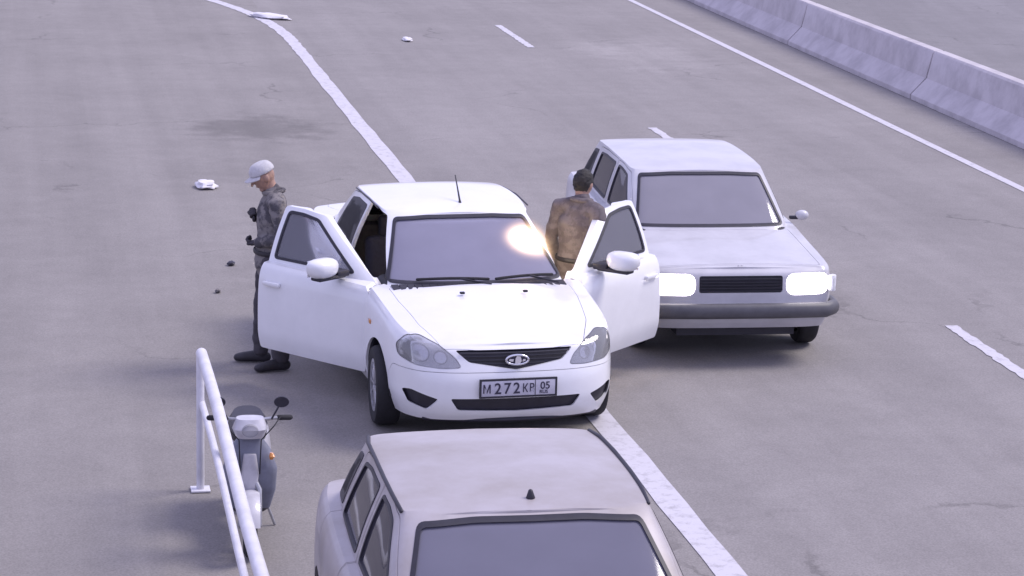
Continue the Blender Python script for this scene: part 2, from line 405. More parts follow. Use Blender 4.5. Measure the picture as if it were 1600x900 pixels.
def wheel(car, x, y, r, wd, spokes, rimmat=None, steer=0.0, holes=False):
    sg = 1 if x > 0 else -1
    root = None
    prof = [(r * 0.66, -wd * 0.44), (r * 0.80, -wd * 0.5), (r * 0.93, -wd * 0.47), (r * 0.985, -wd * 0.36), (r, -wd * 0.2), (r, wd * 0.2), (r * 0.985, wd * 0.36), (r * 0.93, wd * 0.47), (r * 0.80, wd * 0.5), (r * 0.66, wd * 0.44)]
    n = 40; V = []; F = []
    for (rr, s) in prof:
        for j in range(n):
            a = 2 * math.pi * j / n; V.append((s, rr * math.cos(a), rr * math.sin(a)))
    k = len(prof)
    for i in range(k):
        for j in range(n):
            F.append((i * n + j, i * n + (j + 1) % n, ((i + 1) % k) * n + (j + 1) % n, ((i + 1) % k) * n + j))
    mt = Matrix.Translation((x, y, r)) @ Matrix.Rotation(steer, 4, 'Z')
    ty = mesh('tyre', V, F, 40); xform(ty, mt)
    wo_ = link('wheel', ty, M['rubber'], car)
    bm = bmesh.new()
    for (ra, rb, s0, s1) in ((r * 0.58, r * 0.68, -wd * 0.42, wd * 0.44),):
        for j in range(n):
            a, b = 2 * math.pi * j / n, 2 * math.pi * (j + 1) / n
            q = [bm.verts.new((s0 * sg, ra * math.cos(t), ra * math.sin(t))) for t in (a, b)] + [bm.verts.new((s1 * sg, ra * math.cos(t), ra * math.sin(t))) for t in (b, a)]
            bm.faces.new(q)
            q2 = [bm.verts.new((s1 * sg, ra * math.cos(t), ra * math.sin(t))) for t in (a, b)] + [bm.verts.new((s1 * sg, rb * math.cos(t), rb * math.sin(t))) for t in (b, a)]
            bm.faces.new(q2)
    add_box(bm, (wd * 0.30 * sg, 0, 0), (0.02, r * 0.36, r * 0.36), None, 0.006)
    for j in range(spokes):
        a = 2 * math.pi * j / spokes
        add_box(bm, (wd * 0.36 * sg, r * 0.36 * math.cos(a), r * 0.36 * math.sin(a)), (0.022, r * 0.50, r * (0.9 / spokes)), Matrix.Rotation(a, 3, 'X'), 0.005)
    bmesh.ops.remove_doubles(bm, verts=bm.verts, dist=0.0005)
    me = bm_mesh('rim', bm, 35, fix=False); xform(me, mt); link('rim', me, rimmat or M['alloy'], wo_)
    disc = cyl_mesh((-wd * 0.05 * sg, 0, 0), r * 0.57, 0.02, 'x', 28); xform(disc, mt); link('brake_drum', disc, M['dark_trim'], wo_)
    return wo_

def bow(pts, mtx): return [mtx @ Vector(p) for p in pts]

def build_car(name, label, S, G, D):
    car = thing(name, label, D.get('cat', 'car'), D['loc'], D['rz'])
    paint = D['paint']
    LS = shell_surface(S); GS = green_surface(G)
    L = solid(LS, 0, 0.018); Gs = solid(GS, 0, 0.022); Gp = solid(GS, -0.006, 0.005); Gr = solid(GS, 0.004, 0.014)
    Lp = solid(LS, 0.002, 0.008); Li = solid(LS, -0.022, 0.006)
    # cabin opening in the deck
    base = [(x * 0.955, y) for x, y in G['base']]
    base = [(x, y) for x, y in spline(base, 3)]
    cab = [(max(x, 0), min(max(y, G['base'][0][1] + 0.05), G['base'][-1][1] - 0.05)) for x, y in base]
    cabin = cab + [(-x, y) for x, y in cab[-2:0:-1]]
    L = boolean(L, prism(cabin, 'z', 0.70, 1.5), 'DIFFERENCE')
    # wheel arches
    for y in (0, D['wb']):
        for sx in (-1, 1):
            L = boolean(L, cyl_mesh((sx * 0.75, y, D['wr'] + 0.015), D['arch'], 0.7, 'x', 44), 'DIFFERENCE')
    X = lambda sx: (0.35 * sx, 1.3 * sx) if sx > 0 else (-1.3, -0.35)
    # windows of the greenhouse that are not in a door
    fixed = []
    for wname, poly, axis, a0, a1, gm in D['windows']:
        pr = prism(poly, axis, a0, a1)
        Gs = boolean(Gs, pr, 'DIFFERENCE')
        fixed.append((wname, boolean(Gp, prism(offs(poly, -0.001), axis, a0, a1), 'INTERSECT'), boolean(boolean(Gr, prism(offs(poly, D.get('seal', 0.007)), axis, a0, a1), 'INTERSECT'), prism(offs(poly, -0.012), axis, a0, a1), 'DIFFERENCE'), gm))
    body_lower = L
    # doors
    doors = []
    for dname, poly, wins, hinge, sx, ang in D['doors']:
        a0, a1 = X(sx); pr = prism(poly, 'x', a0, a1); pri = prism(offs(poly, -0.006), 'x', a0, a1)
        dl = boolean(body_lower, pri, 'INTERSECT'); dgm = boolean(Gs, pri, 'INTERSECT')
        body_lower = boolean(body_lower, pr, 'DIFFERENCE'); Gs = boolean(Gs, pr, 'DIFFERENCE')
        panes = []; seals = []
        for wp in wins:
            dgm = boolean(dgm, prism(wp, 'x', a0, a1), 'DIFFERENCE')
            panes.append(boolean(Gp, prism(offs(wp, -0.001), 'x', a0, a1), 'INTERSECT'))
            seals.append(boolean(boolean(Gr, prism(offs(wp, 0.007), 'x', a0, a1), 'INTERSECT'), prism(offs(wp, -0.012), 'x', a0, a1), 'DIFFERENCE'))
        doors.append((dname, joined([dl, dgm]), panes, seals, hinge, sx, ang, poly))
    # carved front and rear details: lamps, grille, intakes, hood
    for cname, poly, axis, a0, a1, kind, m in D['carve']:
        pr = prism(poly, axis, a0, a1); pri = prism(offs(poly, -D.get('gap', 0.004)), axis, a0, a1)
        src = body_lower
        if kind == 'panel':
            piece = boolean(src, pri, 'INTERSECT'); body_lower = boolean(src, pr, 'DIFFERENCE')
            smooth(piece, 40); link(cname, piece, m, car)
        elif kind == 'lamp':
            lens = boolean(Lp, pri, 'INTERSECT'); back = boolean(Li, prism(offs(poly, 0.006), axis, a0, a1), 'INTERSECT'); body_lower = boolean(src, pr, 'DIFFERENCE')
            smooth(lens, 40); smooth(back, 40)
            o = link(cname, lens, m[0], car); link('reflector', back, m[1], o)
            cx = sum(p[0] for p in poly) / len(poly); cz = sum(p[1] for p in poly) / len(poly)
            dish(o, back, cx, cz, D.get('dishes', ()), 1 if cx > 0 else -1)
        elif kind == 'hole':
            back = boolean(Li, prism(offs(poly, 0.01), axis, a0, a1), 'INTERSECT'); body_lower = boolean(src, pr, 'DIFFERENCE')
            smooth(back, 40); link(cname, back, m, car)
    smooth(body_lower, 32); smooth(Gs, 32)
    link('body', body_lower, paint, car); link('cabin_frame', Gs, D.get('roofpaint', paint), car)
    for wname, pane, seal, gm in fixed:
        smooth(pane, 40); o = link(wname, pane, gm, car); smooth(seal, 40); link('window_seal', seal, M['black_plastic'], o)
    made = []
    for dname, dm, panes, seals, hinge, sx, ang, poly in doors:
        mt = Matrix.Translation((hinge[0], hinge[1], 0)) @ Matrix.Rotation(ang, 4, 'Z') @ Matrix.Translation((-hinge[0], -hinge[1], 0))
        xform(dm, mt); smooth(dm, 32); do = link(dname, dm, paint, car)
        for p, s in zip(panes, seals):
            xform(p, mt); smooth(p, 40); po = link('window', p, D['doorglass'], do); xform(s, mt); smooth(s, 40); link('window_seal', s, M['black_plastic'], do)
        made.append((do, mt, sx, ang, poly))
    for sx in (-1, 1):
        for i, y in enumerate((0, D['wb'])):
            wheel(car, sx * D['track'], y, D['wr'], D.get('ww', 0.18), D.get('spokes', 10), D.get('rim'), D.get('steer', 0.0) if i == 0 else 0.0)
    # under-floor, wheel wells, seats
    y0, y1 = S['plan'][0][1] + 0.16, S['plan'][-1][1] - 0.14
    bm = bmesh.new(); add_box(bm, (0, (0.42 + D['wb'] - 0.42) / 2, 0.27), (1.46, D['wb'] - 0.84, 0.10))
    add_box(bm, (0, (y0 + 0.40) / 2, 0.30), (0.98, 0.40 - y0, 0.18)); add_box(bm, (0, (y1 + D['wb'] - 0.40) / 2, 0.32), (0.98, y1 - D['wb'] + 0.40, 0.18))
    add_box(bm, (0, 0.32, 0.56), (1.30, 0.05, 0.62))
    link('underbody', bm_mesh('underbody', bm), M['dark_trim'], car)
    for sx in (-1, 1):
        for y in (0, D['wb']):
            V = []; F = []; n = 20
            for s in (0.50, 0.79):
                for j in range(n + 1):
                    a = math.pi * j / n; V.append((s * sx, y + (D['arch'] + 0.012) * math.cos(a), D['wr'] + 0.01 + (D['arch'] + 0.012) * math.sin(a)))
            F = [(j, j + 1, n + 2 + j, n + 1 + j) for j in range(n)] + [tuple(range(n + 1))]
            link('wheel_arch_liner', mesh('wheel_arch_liner', V, F, 40), M['black_plastic'], car)
    for sx in (-1, 1):
        bm = bmesh.new(); add_box(bm, (0.36 * sx, 1.25, 0.48), (0.50, 0.52, 0.16), None, 0.05, 3)
        add_box(bm, (0.36 * sx, 1.53, 0.80), (0.48, 0.13, 0.56), Matrix.Rotation(R(-14), 3, 'X'), 0.05, 3)
        s = link('seat', bm_mesh('seat', bm, 40), M['interior'], car)
        bm = bmesh.new(); add_box(bm, (0.36 * sx, 1.63, 1.14), (0.26, 0.09, 0.17), Matrix.Rotation(R(-10), 3, 'X'), 0.035, 3); link('headrest', bm_mesh('headrest', bm, 40), M['interior'], s)
    bm = bmesh.new(); add_box(bm, (0, 2.15, 0.48), (1.26, 0.5, 0.16), None, 0.05, 3); add_box(bm, (0, 2.46, 0.76), (1.26, 0.13, 0.5), Matrix.Rotation(R(-16), 3, 'X'), 0.05, 3)
    link('rear_bench', bm_mesh('rear_bench', bm, 40), M['interior'], car)
    bm = bmesh.new(); add_box(bm, (0, 0.60, 0.83), (1.34, 0.42, 0.20), Matrix.Rotation(R(6), 3, 'X'), 0.05, 3); link('dashboard', bm_mesh('dashboard', bm, 40), M['dark_trim'], car)
    ring = [(0.36 + 0.18 * math.cos(2 * math.pi * j / 24), 0.93 + 0.07 * math.sin(2 * math.pi * j / 24), 0.86 + 0.165 * math.sin(2 * math.pi * j / 24)) for j in range(25)]
    tube('steering_wheel', ring, 0.014, M['black_plastic'], car, 8, False)
    return car, made
def dish(lamp, back, cx, cz, dishes, sg):
    """round lamp bowls seated on the reflector surface"""
    from mathutils.bvhtree import BVHTree
    bv = BVHTree.FromPolygons([v.co for v in back.vertices], [p.vertices for p in back.polygons])
    for (dx, dz, r) in dishes:
        for nm, prof, m in (('bowl_rim', [(r * 1.08, 0.0), (r * 1.06, -.007), (r * .96, -.007), (r * .93, 0.0)], M['lamp_rim']), ('lamp_bowl', [(r * .93, -.001), (r * .7, -.004), (r * .45, -.003), (r * .2, -.009), (.001, -.010)], M['chrome'])):
            V = []; F = []; n = 24
            for (rr, dy) in prof:
                for j in range(n):
                    a = 2 * math.pi * j / n; x, z = cx + dx * sg + rr * math.cos(a), cz + dz + rr * math.sin(a)
                    h = bv.ray_cast(Vector((x, -2, z)), Vector((0, 1, 0)))
                    V.append((x, (h[0].y if h[0] is not None else V[-1][1] if V else -.6) + dy, z))
            for i in range(len(prof) - 1):
                for j in range(n): F.append((i * n + j, i * n + (j + 1) % n, (i + 1) * n + (j + 1) % n, (i + 1) * n + j))
            link(nm, mesh(nm, V, F, 50), m, lamp)

# ------------------------------------------------------------------ road frame: n across, d along
RY = 0.1946
NV = Vector((math.cos(RY), math.sin(RY), 0)); DV = Vector((-math.sin(RY), math.cos(RY), 0))
def rd(n, d, z=0.0): p = NV * n + DV * d; return Vector((p.x, p.y, z))
def sheet(name, n0, n1, d0, d1, z, m, cuts=1):
    V = [(n0, d0, z), (n1, d0, z), (n1, d1, z), (n0, d1, z)]
    return struct(link(name, mesh(name, V, [(0, 1, 2, 3)]), m, None, (0, 0, 0), RY))
struct(link('ground', mesh('ground', [(-900, -900, -0.012), (900, -900, -0.012), (900, 900, -0.012), (-900, 900, -0.012)], [(0, 1, 2, 3)]), M['ground']))
sheet('road', 4.2, 12.9, -30, 300, -0.004, M['road'])
sheet('parking_apron', -14, 4.2, -30, 300, -0.004, M['apron'])
def strip(name, path, wd, jit=0.006):
    sp = spline(path, 14) if len(path) > 2 else np.array([np.array(path[0]) * (1 - t) + np.array(path[1]) * t for t in np.linspace(0, 1, 40)])
    V = []; F = []
    tg = np.gradient(sp, axis=0); tg /= np.linalg.norm(tg, axis=1)[:, None]
    for i, p in enumerate(sp):
        nn = np.array((tg[i][1], -tg[i][0])) * wd / 2
        a, b = p - nn * (1 + random.uniform(-jit, jit) / wd * 4), p + nn * (1 + random.uniform(-jit, jit) / wd * 4)
        V += [(a[0], a[1], 0.001), (b[0], b[1], 0.001)]
    F = [(2 * i, 2 * i + 1, 2 * i + 3, 2 * i + 2) for i in range(len(sp) - 1)]
    return struct(link(name, mesh(name, V, F), M['line'], None, (0, 0, 0), RY))
strip('edge_line', [(4.30, 4), (4.30, 12), (4.30, 20), (4.30, 28), (4.31, 36), (4.32, 39.5), (4.30, 41.4), (4.18, 43.1), (3.88, 44.9), (3.4, 46.7), (2.6, 49.0), (1.2, 52.5)], 0.20)
strip('far_edge_line', [(11.36, 6), (11.36, 260)], 0.13)
for d0 in (6.9, 17.9, 28.9, 39.9, 50.9, 61.9): strip('lane_dash', [(8.08, d0), (8.08, d0 + 2.95)], 0.12)

# ------------------------------------------------------------------ concrete barrier blocks on the far side
def barrier_mesh(L):
    prof = [(12.46, 0.0), (12.46, 0.07), (12.68, 0.30), (12.76, 0.66), (12.79, 0.69), (12.93, 0.69), (12.96, 0.66), (13.04, 0.30), (13.26, 0.07), (13.26, 0.0)]
    V = []; F = []; k = len(prof); ds = [0.0, 0.03, L / 2, L - 0.03, L]
    for j, d in enumerate(ds):
        for (n, z) in prof:
            s = 0.012 if j in (0, 4) else 0.0
            V.append((n + (s if n < 12.86 else -s) - 12.86, d, z - (s if z > 0.5 else 0)))
    for j in range(len(ds) - 1):
        for i in range(k): F.append((j * k + i, j * k + (i + 1) % k, (j + 1) * k + (i + 1) % k, (j + 1) * k + i))
    F.append(tuple(range(k))); F.append(tuple((len(ds) - 1) * k + i for i in range(k))[::-1])
    bm = bmesh.new(); t = mesh('t', V, F); bm.from_mesh(t); bpy.data.meshes.remove(t)
    return bm_mesh('concrete_barrier', bm, 30)
bmesh_ = barrier_mesh(5.97); bmesh_.materials.append(M['concrete'])
for i in range(9):
    o = link('concrete_barrier', bmesh_, None, None, rd(12.86 + random.uniform(-0.012, 0.012), 22.3 + 6.0 * i), RY + random.uniform(-0.002, 0.002))
    tag(o, 'pale concrete barrier block in the row beyond the thin white road line', 'barrier', 'concrete barrier blocks along the far road edge')

# ------------------------------------------------------------------ white pipe railing by the apron
rail = thing('pipe_railing', 'white painted steel pipe railing with two bars beside the parking apron', 'railing', rd(1.165, 14.4), RY)
def railpath(z, sag=0.0, d0=-7, d1=2.3):
    return [(0.012 * math.sin(d * 0.9), d, z + 0.008 * math.sin(d * 1.3 + z)) for d in np.linspace(d0, d1, 40)]
tube('top_bar', railpath(0.95), 0.038, M['rail_paint'], rail, 16)
tube('lower_bar', railpath(0.61), 0.024, M['rail_paint'], rail, 12)
for d in (-5.2, -2.6, 2.25):
    p = tube('post', [(0, d, -0.02), (0, d, 0.95)], 0.027, M['rail_paint'], rail, 12)
    box('foot_plate', (0, d, 0.006), (0.13, 0.13, 0.012), M['rail_paint'], p, None, 0.003)

# ------------------------------------------------------------------ the white sedan with open doors
S = dict(plan=[(0, -.845), (.22, -.838), (.46, -.80), (.64, -.70), (.745, -.53), (.795, -.33), (.82, 0), (.835, .5), (.84, 1.2), (.838, 2.0), (.825, 2.6), (.80, 3.0), (.745, 3.28), (.62, 3.43), (.36, 3.50), (0, 3.52)],
    bottom=[(-.85, .215), (-.4, .20), (0.4, .21), (2.0, .21), (3.0, .23), (3.52, .27)],
    shoulder=[(-.85, .735), (-.7, .75), (-.5, .795), (-.2, .85), (.2, .90), (.5, .922), (1.5, .94), (2.5, .955), (3.0, .975), (3.35, .985), (3.52, .965)],
    crown=[(-.85, .002), (-.7, .016), (-.45, .036), (-.1, .055), (.3, .062), (1.5, .05), (3.0, .055), (3.3, .04), (3.52, .004)],
    levels=[(0, .055, .07, .07), (.10, .03, .03, .03), (.25, .004, .002, .004), (.40, 0, 0, 0), (.58, .0, .012, .0), (.72, .004, .042, .015), (.86, .014, .078, .04), (.95, .034, .105, .065), (1, .062, .14, .10)])
G = dict(base=[(0, .20), (.36, .235), (.60, .33), (.70, .46), (.735, .80), (.745, 1.4), (.74, 2.0), (.715, 2.5), (.65, 2.82), (.5, 2.92), (.25, 2.97), (0, 2.98)],
    roof=[(0, 1.02), (.26, 1.03), (.44, 1.07), (.525, 1.15), (.555, 1.35), (.565, 1.6), (.56, 1.95), (.54, 2.18), (.49, 2.31), (.38, 2.35), (.2, 2.37), (0, 2.375)],
    zbase=.88, zroof=[(1.0, 1.345), (1.3, 1.37), (1.7, 1.378), (2.1, 1.365), (2.4, 1.335)], crown=[(1.0, .010), (1.25, .03), (1.7, .04), (2.1, .03), (2.38, .006)], mid=1.65, bulge=.018)
fdoor = rpoly([(.42, .27), (.40, .55), (.40, .88), (.50, .955), (1.10, 1.335), (1.30, 1.362), (1.49, 1.366), (1.515, .95), (1.515, .27)], .03, 3)
fwin = rpoly([(.66, .975), (1.14, 1.298), (1.30, 1.322), (1.435, 1.325), (1.455, .975)], .03, 4)
rdoor = rpoly([(1.52, .27), (1.52, .95), (1.495, 1.366), (1.9, 1.362), (2.18, 1.33), (2.46, .98), (2.44, .80), (2.26, .66), (2.14, .48), (2.11, .27)], .03, 3)
rwin = rpoly([(1.575, .975), (1.555, 1.322), (1.88, 1.320), (2.11, 1.285), (2.32, .985)], .03, 4)
lampR = rpoly([(.375, .597), (.50, .588), (.68, .600), (.762, .635), (.768, .715), (.715, .785), (.63, .795), (.515, .745), (.415, .665)], .03, 4)
grille = rpoly([(-.415, .712), (.415, .712), (.325, .632), (0, .578), (-.325, .632)], .02, 3)
intake = rpoly([(-.46, .385), (.46, .385), (.405, .298), (0, .284), (-.405, .298)], .02, 3)
fog = rpoly([(.535, .375), (.70, .425), (.745, .41), (.71, .325), (.60, .29)], .015, 3)
hood = rpoly([(-.50, -.69), (-.25, -.735), (0, -.745), (.25, -.735), (.50, -.69), (.60, -.40), (.655, .05), (.665, .36), (.35, .255), (0, .225), (-.35, .255), (-.665, .36), (-.655, .05), (-.60, -.40)], .03, 2)
trunk = rpoly([(-.55, 3.0), (.55, 3.0), (.60, 3.2), (.55, 3.38), (-.55, 3.38), (-.60, 3.2)], .04, 3)
wscreen = rpoly([(-.648, .955), (.648, .955), (.49, 1.322), (.25, 1.337), (-.25, 1.337), (-.49, 1.322)], .03, 4)
rscreen = rpoly([(-.55, 1.0), (.55, 1.0), (.42, 1.305), (-.42, 1.305)], .03, 4)
THL, THR = 35, 47
W = M['white_paint']
DP = dict(loc=(-0.16, 18.555, 0), rz=0.2586, paint=W, wb=2.492, wr=.292, arch=.335, track=.755, ww=.18, spokes=12, steer=R(-4), doorglass=M['side_glass'], dishes=((.045, .0, .058), (-.085, -.022, .042)),
    windows=[('windscreen', wscreen, 'y', -.2, 1.6, M['windscreen']), ('rear_window', rscreen, 'y', 2.0, 3.6, M['tint_glass'])],
    doors=[('front_door', fdoor, [fwin], (-.82, .425), -1, R(THL)), ('front_door', fdoor, [fwin], (.82, .425), 1, -R(THR)), ('rear_door', rdoor, [rwin], (-.82, 1.53), -1, 0.0), ('rear_door', rdoor, [rwin], (.82, 1.53), 1, 0.0)],
    carve=[('headlight', lampR, 'y', -1.2, .0, 'lamp', (M['lens'], M['reflector'])), ('headlight', mirror(lampR)[::-1], 'y', -1.2, .0, 'lamp', (M['lens'], M['reflector'])),
           ('grille', grille, 'y', -1.2, -.4, 'hole', M['black_plastic']), ('lower_intake', intake, 'y', -1.2, -.4, 'hole', M['black_plastic']),
           ('fog_light_recess', fog, 'y', -1.2, -.2, 'hole', M['black_plastic']), ('fog_light_recess', mirror(fog)[::-1], 'y', -1.2, -.2, 'hole', M['black_plastic']),
           ('front_bumper', rpoly([(-1.1, .1), (-.30, .1), (-.31, .46), (-.40, .562), (-1.1, .572)], .03, 3), 'x', -1.3, 1.3, 'panel', W), ('rear_bumper', rpoly([(4, .1), (2.86, .1), (2.88, .50), (3.0, .56), (4, .56)], .03, 3), 'x', -1.3, 1.3, 'panel', W), ('hood', hood, 'z', .66, 1.3, 'panel', W), ('trunk_lid', trunk, 'z', .8, 1.3, 'panel', W)])
sedan, sdoors = build_car('white_sedan', 'white sedan parked with both front doors wide open', S, G, DP)
sedan.scale = (1.055, 1.02, 1.02)
def door_fit(do, mt, sx, m, big=True):
    """mirror, handle and inner trim of a front door, carried along with the opened door"""
    def put(name, bm, mm, par, sm=40):
        me = bm_mesh(name, bm, sm); xform(me, mt); return link(name, me, mm, par)
    bm = bmesh.new(); bmesh.ops.create_uvsphere(bm, u_segments=20, v_segments=14, radius=1.0)
    if not big:
        for v in bm.verts:
            x, y, z = v.co; v.co = (sx * (.85 + .06 * x), .66 + .045 * min(y, .35), .975 + .045 * z)
        mo = put('wing_mirror', bm, m, do)
        bm = bmesh.new(); add_box(bm, (sx * .79, .66, .955), (.10, .04, .03), None, .008); put('mirror_foot', bm, M['black_plastic'], mo)
        bm = bmesh.new(); add_box(bm, (sx * .815, 1.36, .80), (.03, .15, .03), None, .010); put('door_handle', bm, M['dark_trim'], do)
        return
    for v in bm.verts:
        x, y, z = v.co; x = math.copysign(abs(x)**.72, x); z = math.copysign(abs(z)**.72, z); y = min(y, 0.35); v.co = (sx * (.965 + .13 * x * (1 + .1 * z)), .72 + .10 * y, 1.045 + .075 * (z if abs(z) < .8 else z))
    mo = put('wing_mirror', bm, m, do)
    bm = bmesh.new(); add_box(bm, (sx * .965, .758, 1.045), (.21, .006, .125), None, .002); put('mirror_glass', bm, M['chrome'], mo)
    bm = bmesh.new(); add_box(bm, (sx * .90, .715, .968), (.27, .10, .03), None, .012); add_box(bm, (sx * .79, .715, .985), (.12, .10, .05), None, .012); put('mirror_foot', bm, M['black_plastic'], mo)
    bm = bmesh.new(); add_box(bm, (sx * .845, 1.36, .80), (.035, .17, .035), None, .012); put('door_handle', bm, m, do)
    bm = bmesh.new(); add_box(bm, (sx * .775, .98, .58), (.05, .98, .58), None, .02); add_box(bm, (sx * .735, 1.0, .66), (.05, .55, .06), None, .02); put('inner_trim', bm, M['dark_trim'], do)
for do, mt, sx, ang, poly in sdoors:
    if ang != 0: door_fit(do, mt, sx, W)
    else:
        bm = bmesh.new(); add_box(bm, (sx * .845, 2.25, .82), (.03, .16, .035), None, .012); link('door_handle', bm_mesh('door_handle', bm, 40), W, do)
# front details of the sedan
def fronty(x): return -.845 + .0 * x + .21 * x * x
gr = [o for o in sedan.children if o.name.startswith('grille')][0]
for z in (.618, .645, .672, .695):
    hw = .40 - (.712 - z) * 1.12 if z > .632 else .20
    tube('slat', [(x, fronty(x) + .075, z) for x in np.linspace(-hw, hw, 13)], .007, M['dark_trim'], gr, 6)
def oval(rx, rz, cx, y, cz, n=36): return [(cx + rx * math.cos(2 * math.pi * j / n), y, cz + rz * math.sin(2 * math.pi * j / n)) for j in range(n + 1)]
em = tube('emblem', oval(.078, .034, 0, -.812, .653), .0085, M['chrome'], gr, 8, False)
def extr(name, poly, y0, y1, m, parent, ox=0, oz=0):
    me = prism([(a + ox, b + oz) for a, b in poly], 'y', y0, y1); smooth(me, 30); return link(name, me, m, parent)
extr('emblem_field', [(.074 * math.cos(a), .031 * math.sin(a)) for a in np.linspace(0, 2 * math.pi, 30)[:-1]], -.809, -.80, M['plate_ink'], em, 0, .653)
extr('emblem_sail', [(-.016, -.027), (.018, -.027), (.030, -.008), (.022, .024), (-.004, .029), (-.014, .01)], -.818, -.809, M['chrome'], em, 0, .653)
extr('emblem_hull', [(-.060, -.006), (-.030, -.012), (-.026, .006), (-.056, .008)], -.818, -.809, M['chrome'], em, 0, .653)
extr('emblem_hull', [(.036, -.014), (.058, -.006), (.056, .006), (.038, .004)], -.818, -.809, M['chrome'], em, 0, .653)
pl = box('number_plate', (0, -.862, .463), (.520, .010, .112), M['plate_white'], sedan, None, .004)
fr = bmesh.new()
for (c, s) in (((0, -.860, .463 + .062), (.545, .016, .012)), ((0, -.860, .463 - .062), (.545, .016, .012)), ((-.2665, -.860, .463), (.012, .016, .112)), ((.2665, -.860, .463), (.012, .016, .112)), ((.118, -.8685, .463), (.004, .003, .108))): add_box(fr, c, s)
link('plate_frame', bm_mesh('plate_frame', fr), M['dark_trim'], pl)
def text(name, s, size, x, z, y, m, parent, sxx=1.0):
    cu = bpy.data.curves.new('t', 'FONT'); cu.body = s; cu.size = size; cu.extrude = .001; cu.align_x = 'CENTER'; cu.offset = size * 0.012
    o = bpy.data.objects.new('t', cu); C.objects.link(o); dg = bpy.context.evaluated_depsgraph_get(); dg.update()
    me = bpy.data.meshes.new_from_object(o.evaluated_get(dg)); bpy.data.objects.remove(o); bpy.data.curves.remove(cu)
    xform(me, Matrix.Translation((x, y, z)) @ Matrix.Rotation(R(90), 4, 'X') @ Matrix.Diagonal((sxx, 1, 1, 1))); return link(name, me, m, parent)
text('plate_letter', 'М', .085, -.222, .432, -.869, M['plate_ink'], pl, .8)
for k, ch in enumerate('272'): text('plate_digit', ch, .112, -.145 + .066 * k, .425, -.869, M['plate_ink'], pl, .9)
for k, ch in enumerate('КВ'): text('plate_letter', ch, .085, .052 + .048 * k - .005, .432, -.869, M['plate_ink'], pl, .72)
text('plate_region', '05', .075, .188, .450, -.869, M['plate_ink'], pl, .95); text('plate_region', 'RUS', .034, .178, .418, -.869, M['plate_ink'], pl, 1)
# black lower lip, wipers, cowl, aerial, washer nozzles, side trims
tube('lower_lip', [(x, -.775 + .40 * x * x, .212) for x in np.linspace(-.60, .60, 19)], [(.028, .02)] * 19, M['black_plastic'], sedan, 8)
bm = bmesh.new(); 
for j in range(24):
    x0, x1 = -.64 + 1.28 * j / 24, -.64 + 1.28 * (j + 1) / 24; ym = .205 + .28 * ((x0 + x1) / 2)**2
    add_box(bm, ((x0 + x1) / 2, ym + .03, .955 - .05 * ((x0 + x1) / 2)**2), (x1 - x0 - .002, .10, .012), Matrix.Rotation(R(8), 3, 'X'))
link('cowl_panel', bm_mesh('cowl_panel', bm), M['black_plastic'], sedan)
for (xa, xb) in ((-.45, .06), (.12, .56)):
    q = [(xa + (xb - xa) * t, .305 + .30 * (xa + (xb - xa) * t)**2 + .012, .984 + .012 * math.sin(3 * t)) for t in np.linspace(0, 1, 8)]
    wpr = tube('wiper', q, .011, M['rubber'], sedan, 6); tube('wiper_arm', [(xb, .235, .965), q[4], q[3]], .008, M['black_plastic'], wpr, 6)
an = tube('aerial', [(.05, 1.22, 1.385), (.05, 1.235, 1.41), (.05, 1.40, 1.575)], [.014, .008, .004], M['black_plastic'], sedan, 8)
for x in (-.20, .26): box('washer_nozzle', (x, .02, .955), (.035, .03, .016), M['black_plastic'], sedan, None, .005)
for sx in (-1, 1):
    box('side_repeater', (sx * .826, .22, .72), (.012, .07, .03), M['amber'], sedan, None, .004)
    box('rear_light', (sx * .70, 3.40, .82), (.20, .10, .18), M['red_lens'], sedan, Matrix.Rotation(sx * R(35), 3, 'Z'), .03)
    tube('roof_gutter', [(sx * .572, 1.22, 1.362), (sx * .580, 1.6, 1.376), (sx * .572, 2.0, 1.362), (sx * .545, 2.24, 1.335)], .006, M['black_plastic'], sedan, 6)

# ------------------------------------------------------------------ the silver hatchback in front
S2 = dict(S); S2 = dict(plan=[(0, -.80), (.25, -.79), (.52, -.75), (.70, -.64), (.79, -.45), (.81, -.2), (.82, .1), (.83, .6), (.835, 1.2), (.83, 2.0), (.815, 2.5), (.79, 2.85), (.74, 3.06), (.60, 3.19), (.35, 3.24), (0, 3.25)],
    bottom=[(-.85, .24), (0.4, .22), (2.0, .22), (3.25, .28)],
    shoulder=[(-.85, .70), (-.6, .74), (-.2, .82), (.3, .89), (.6, .91), (1.5, .93), (2.5, .95), (2.9, .955), (3.25, .93)],
    crown=[(-.85, .002), (-.6, .02), (-.1, .045), (.3, .055), (1.5, .05), (2.9, .03), (3.25, .004)], levels=S['levels'])
G2 = dict(base=[(0, .26), (.38, .29), (.62, .37), (.71, .50), (.735, .80), (.74, 1.4), (.735, 2.0), (.715, 2.5), (.67, 2.86), (.52, 2.98), (.25, 3.02), (0, 3.03)],
    roof=[(0, 1.08), (.28, 1.09), (.49, 1.105), (.565, 1.16), (.583, 1.38), (.585, 1.65), (.583, 2.0), (.578, 2.30), (.55, 2.49), (.42, 2.545), (.2, 2.56), (0, 2.565)],
    zbase=.87, zroof=[(1.0, 1.345), (1.4, 1.372), (2.0, 1.378), (2.57, 1.355)], crown=[(1.0, .01), (1.3, .024), (1.8, .03), (2.35, .022), (2.57, .005)], mid=1.7, bulge=.016)
fdoor2 = rpoly([(.46, .27), (.44, .85), (.54, .945), (1.15, 1.335), (1.35, 1.36), (1.60, 1.366), (1.63, .95), (1.63, .27)], .03, 3)
fwin2 = rpoly([(.70, .965), (1.20, 1.292), (1.36, 1.318), (1.545, 1.322), (1.565, .965)], .03, 4)
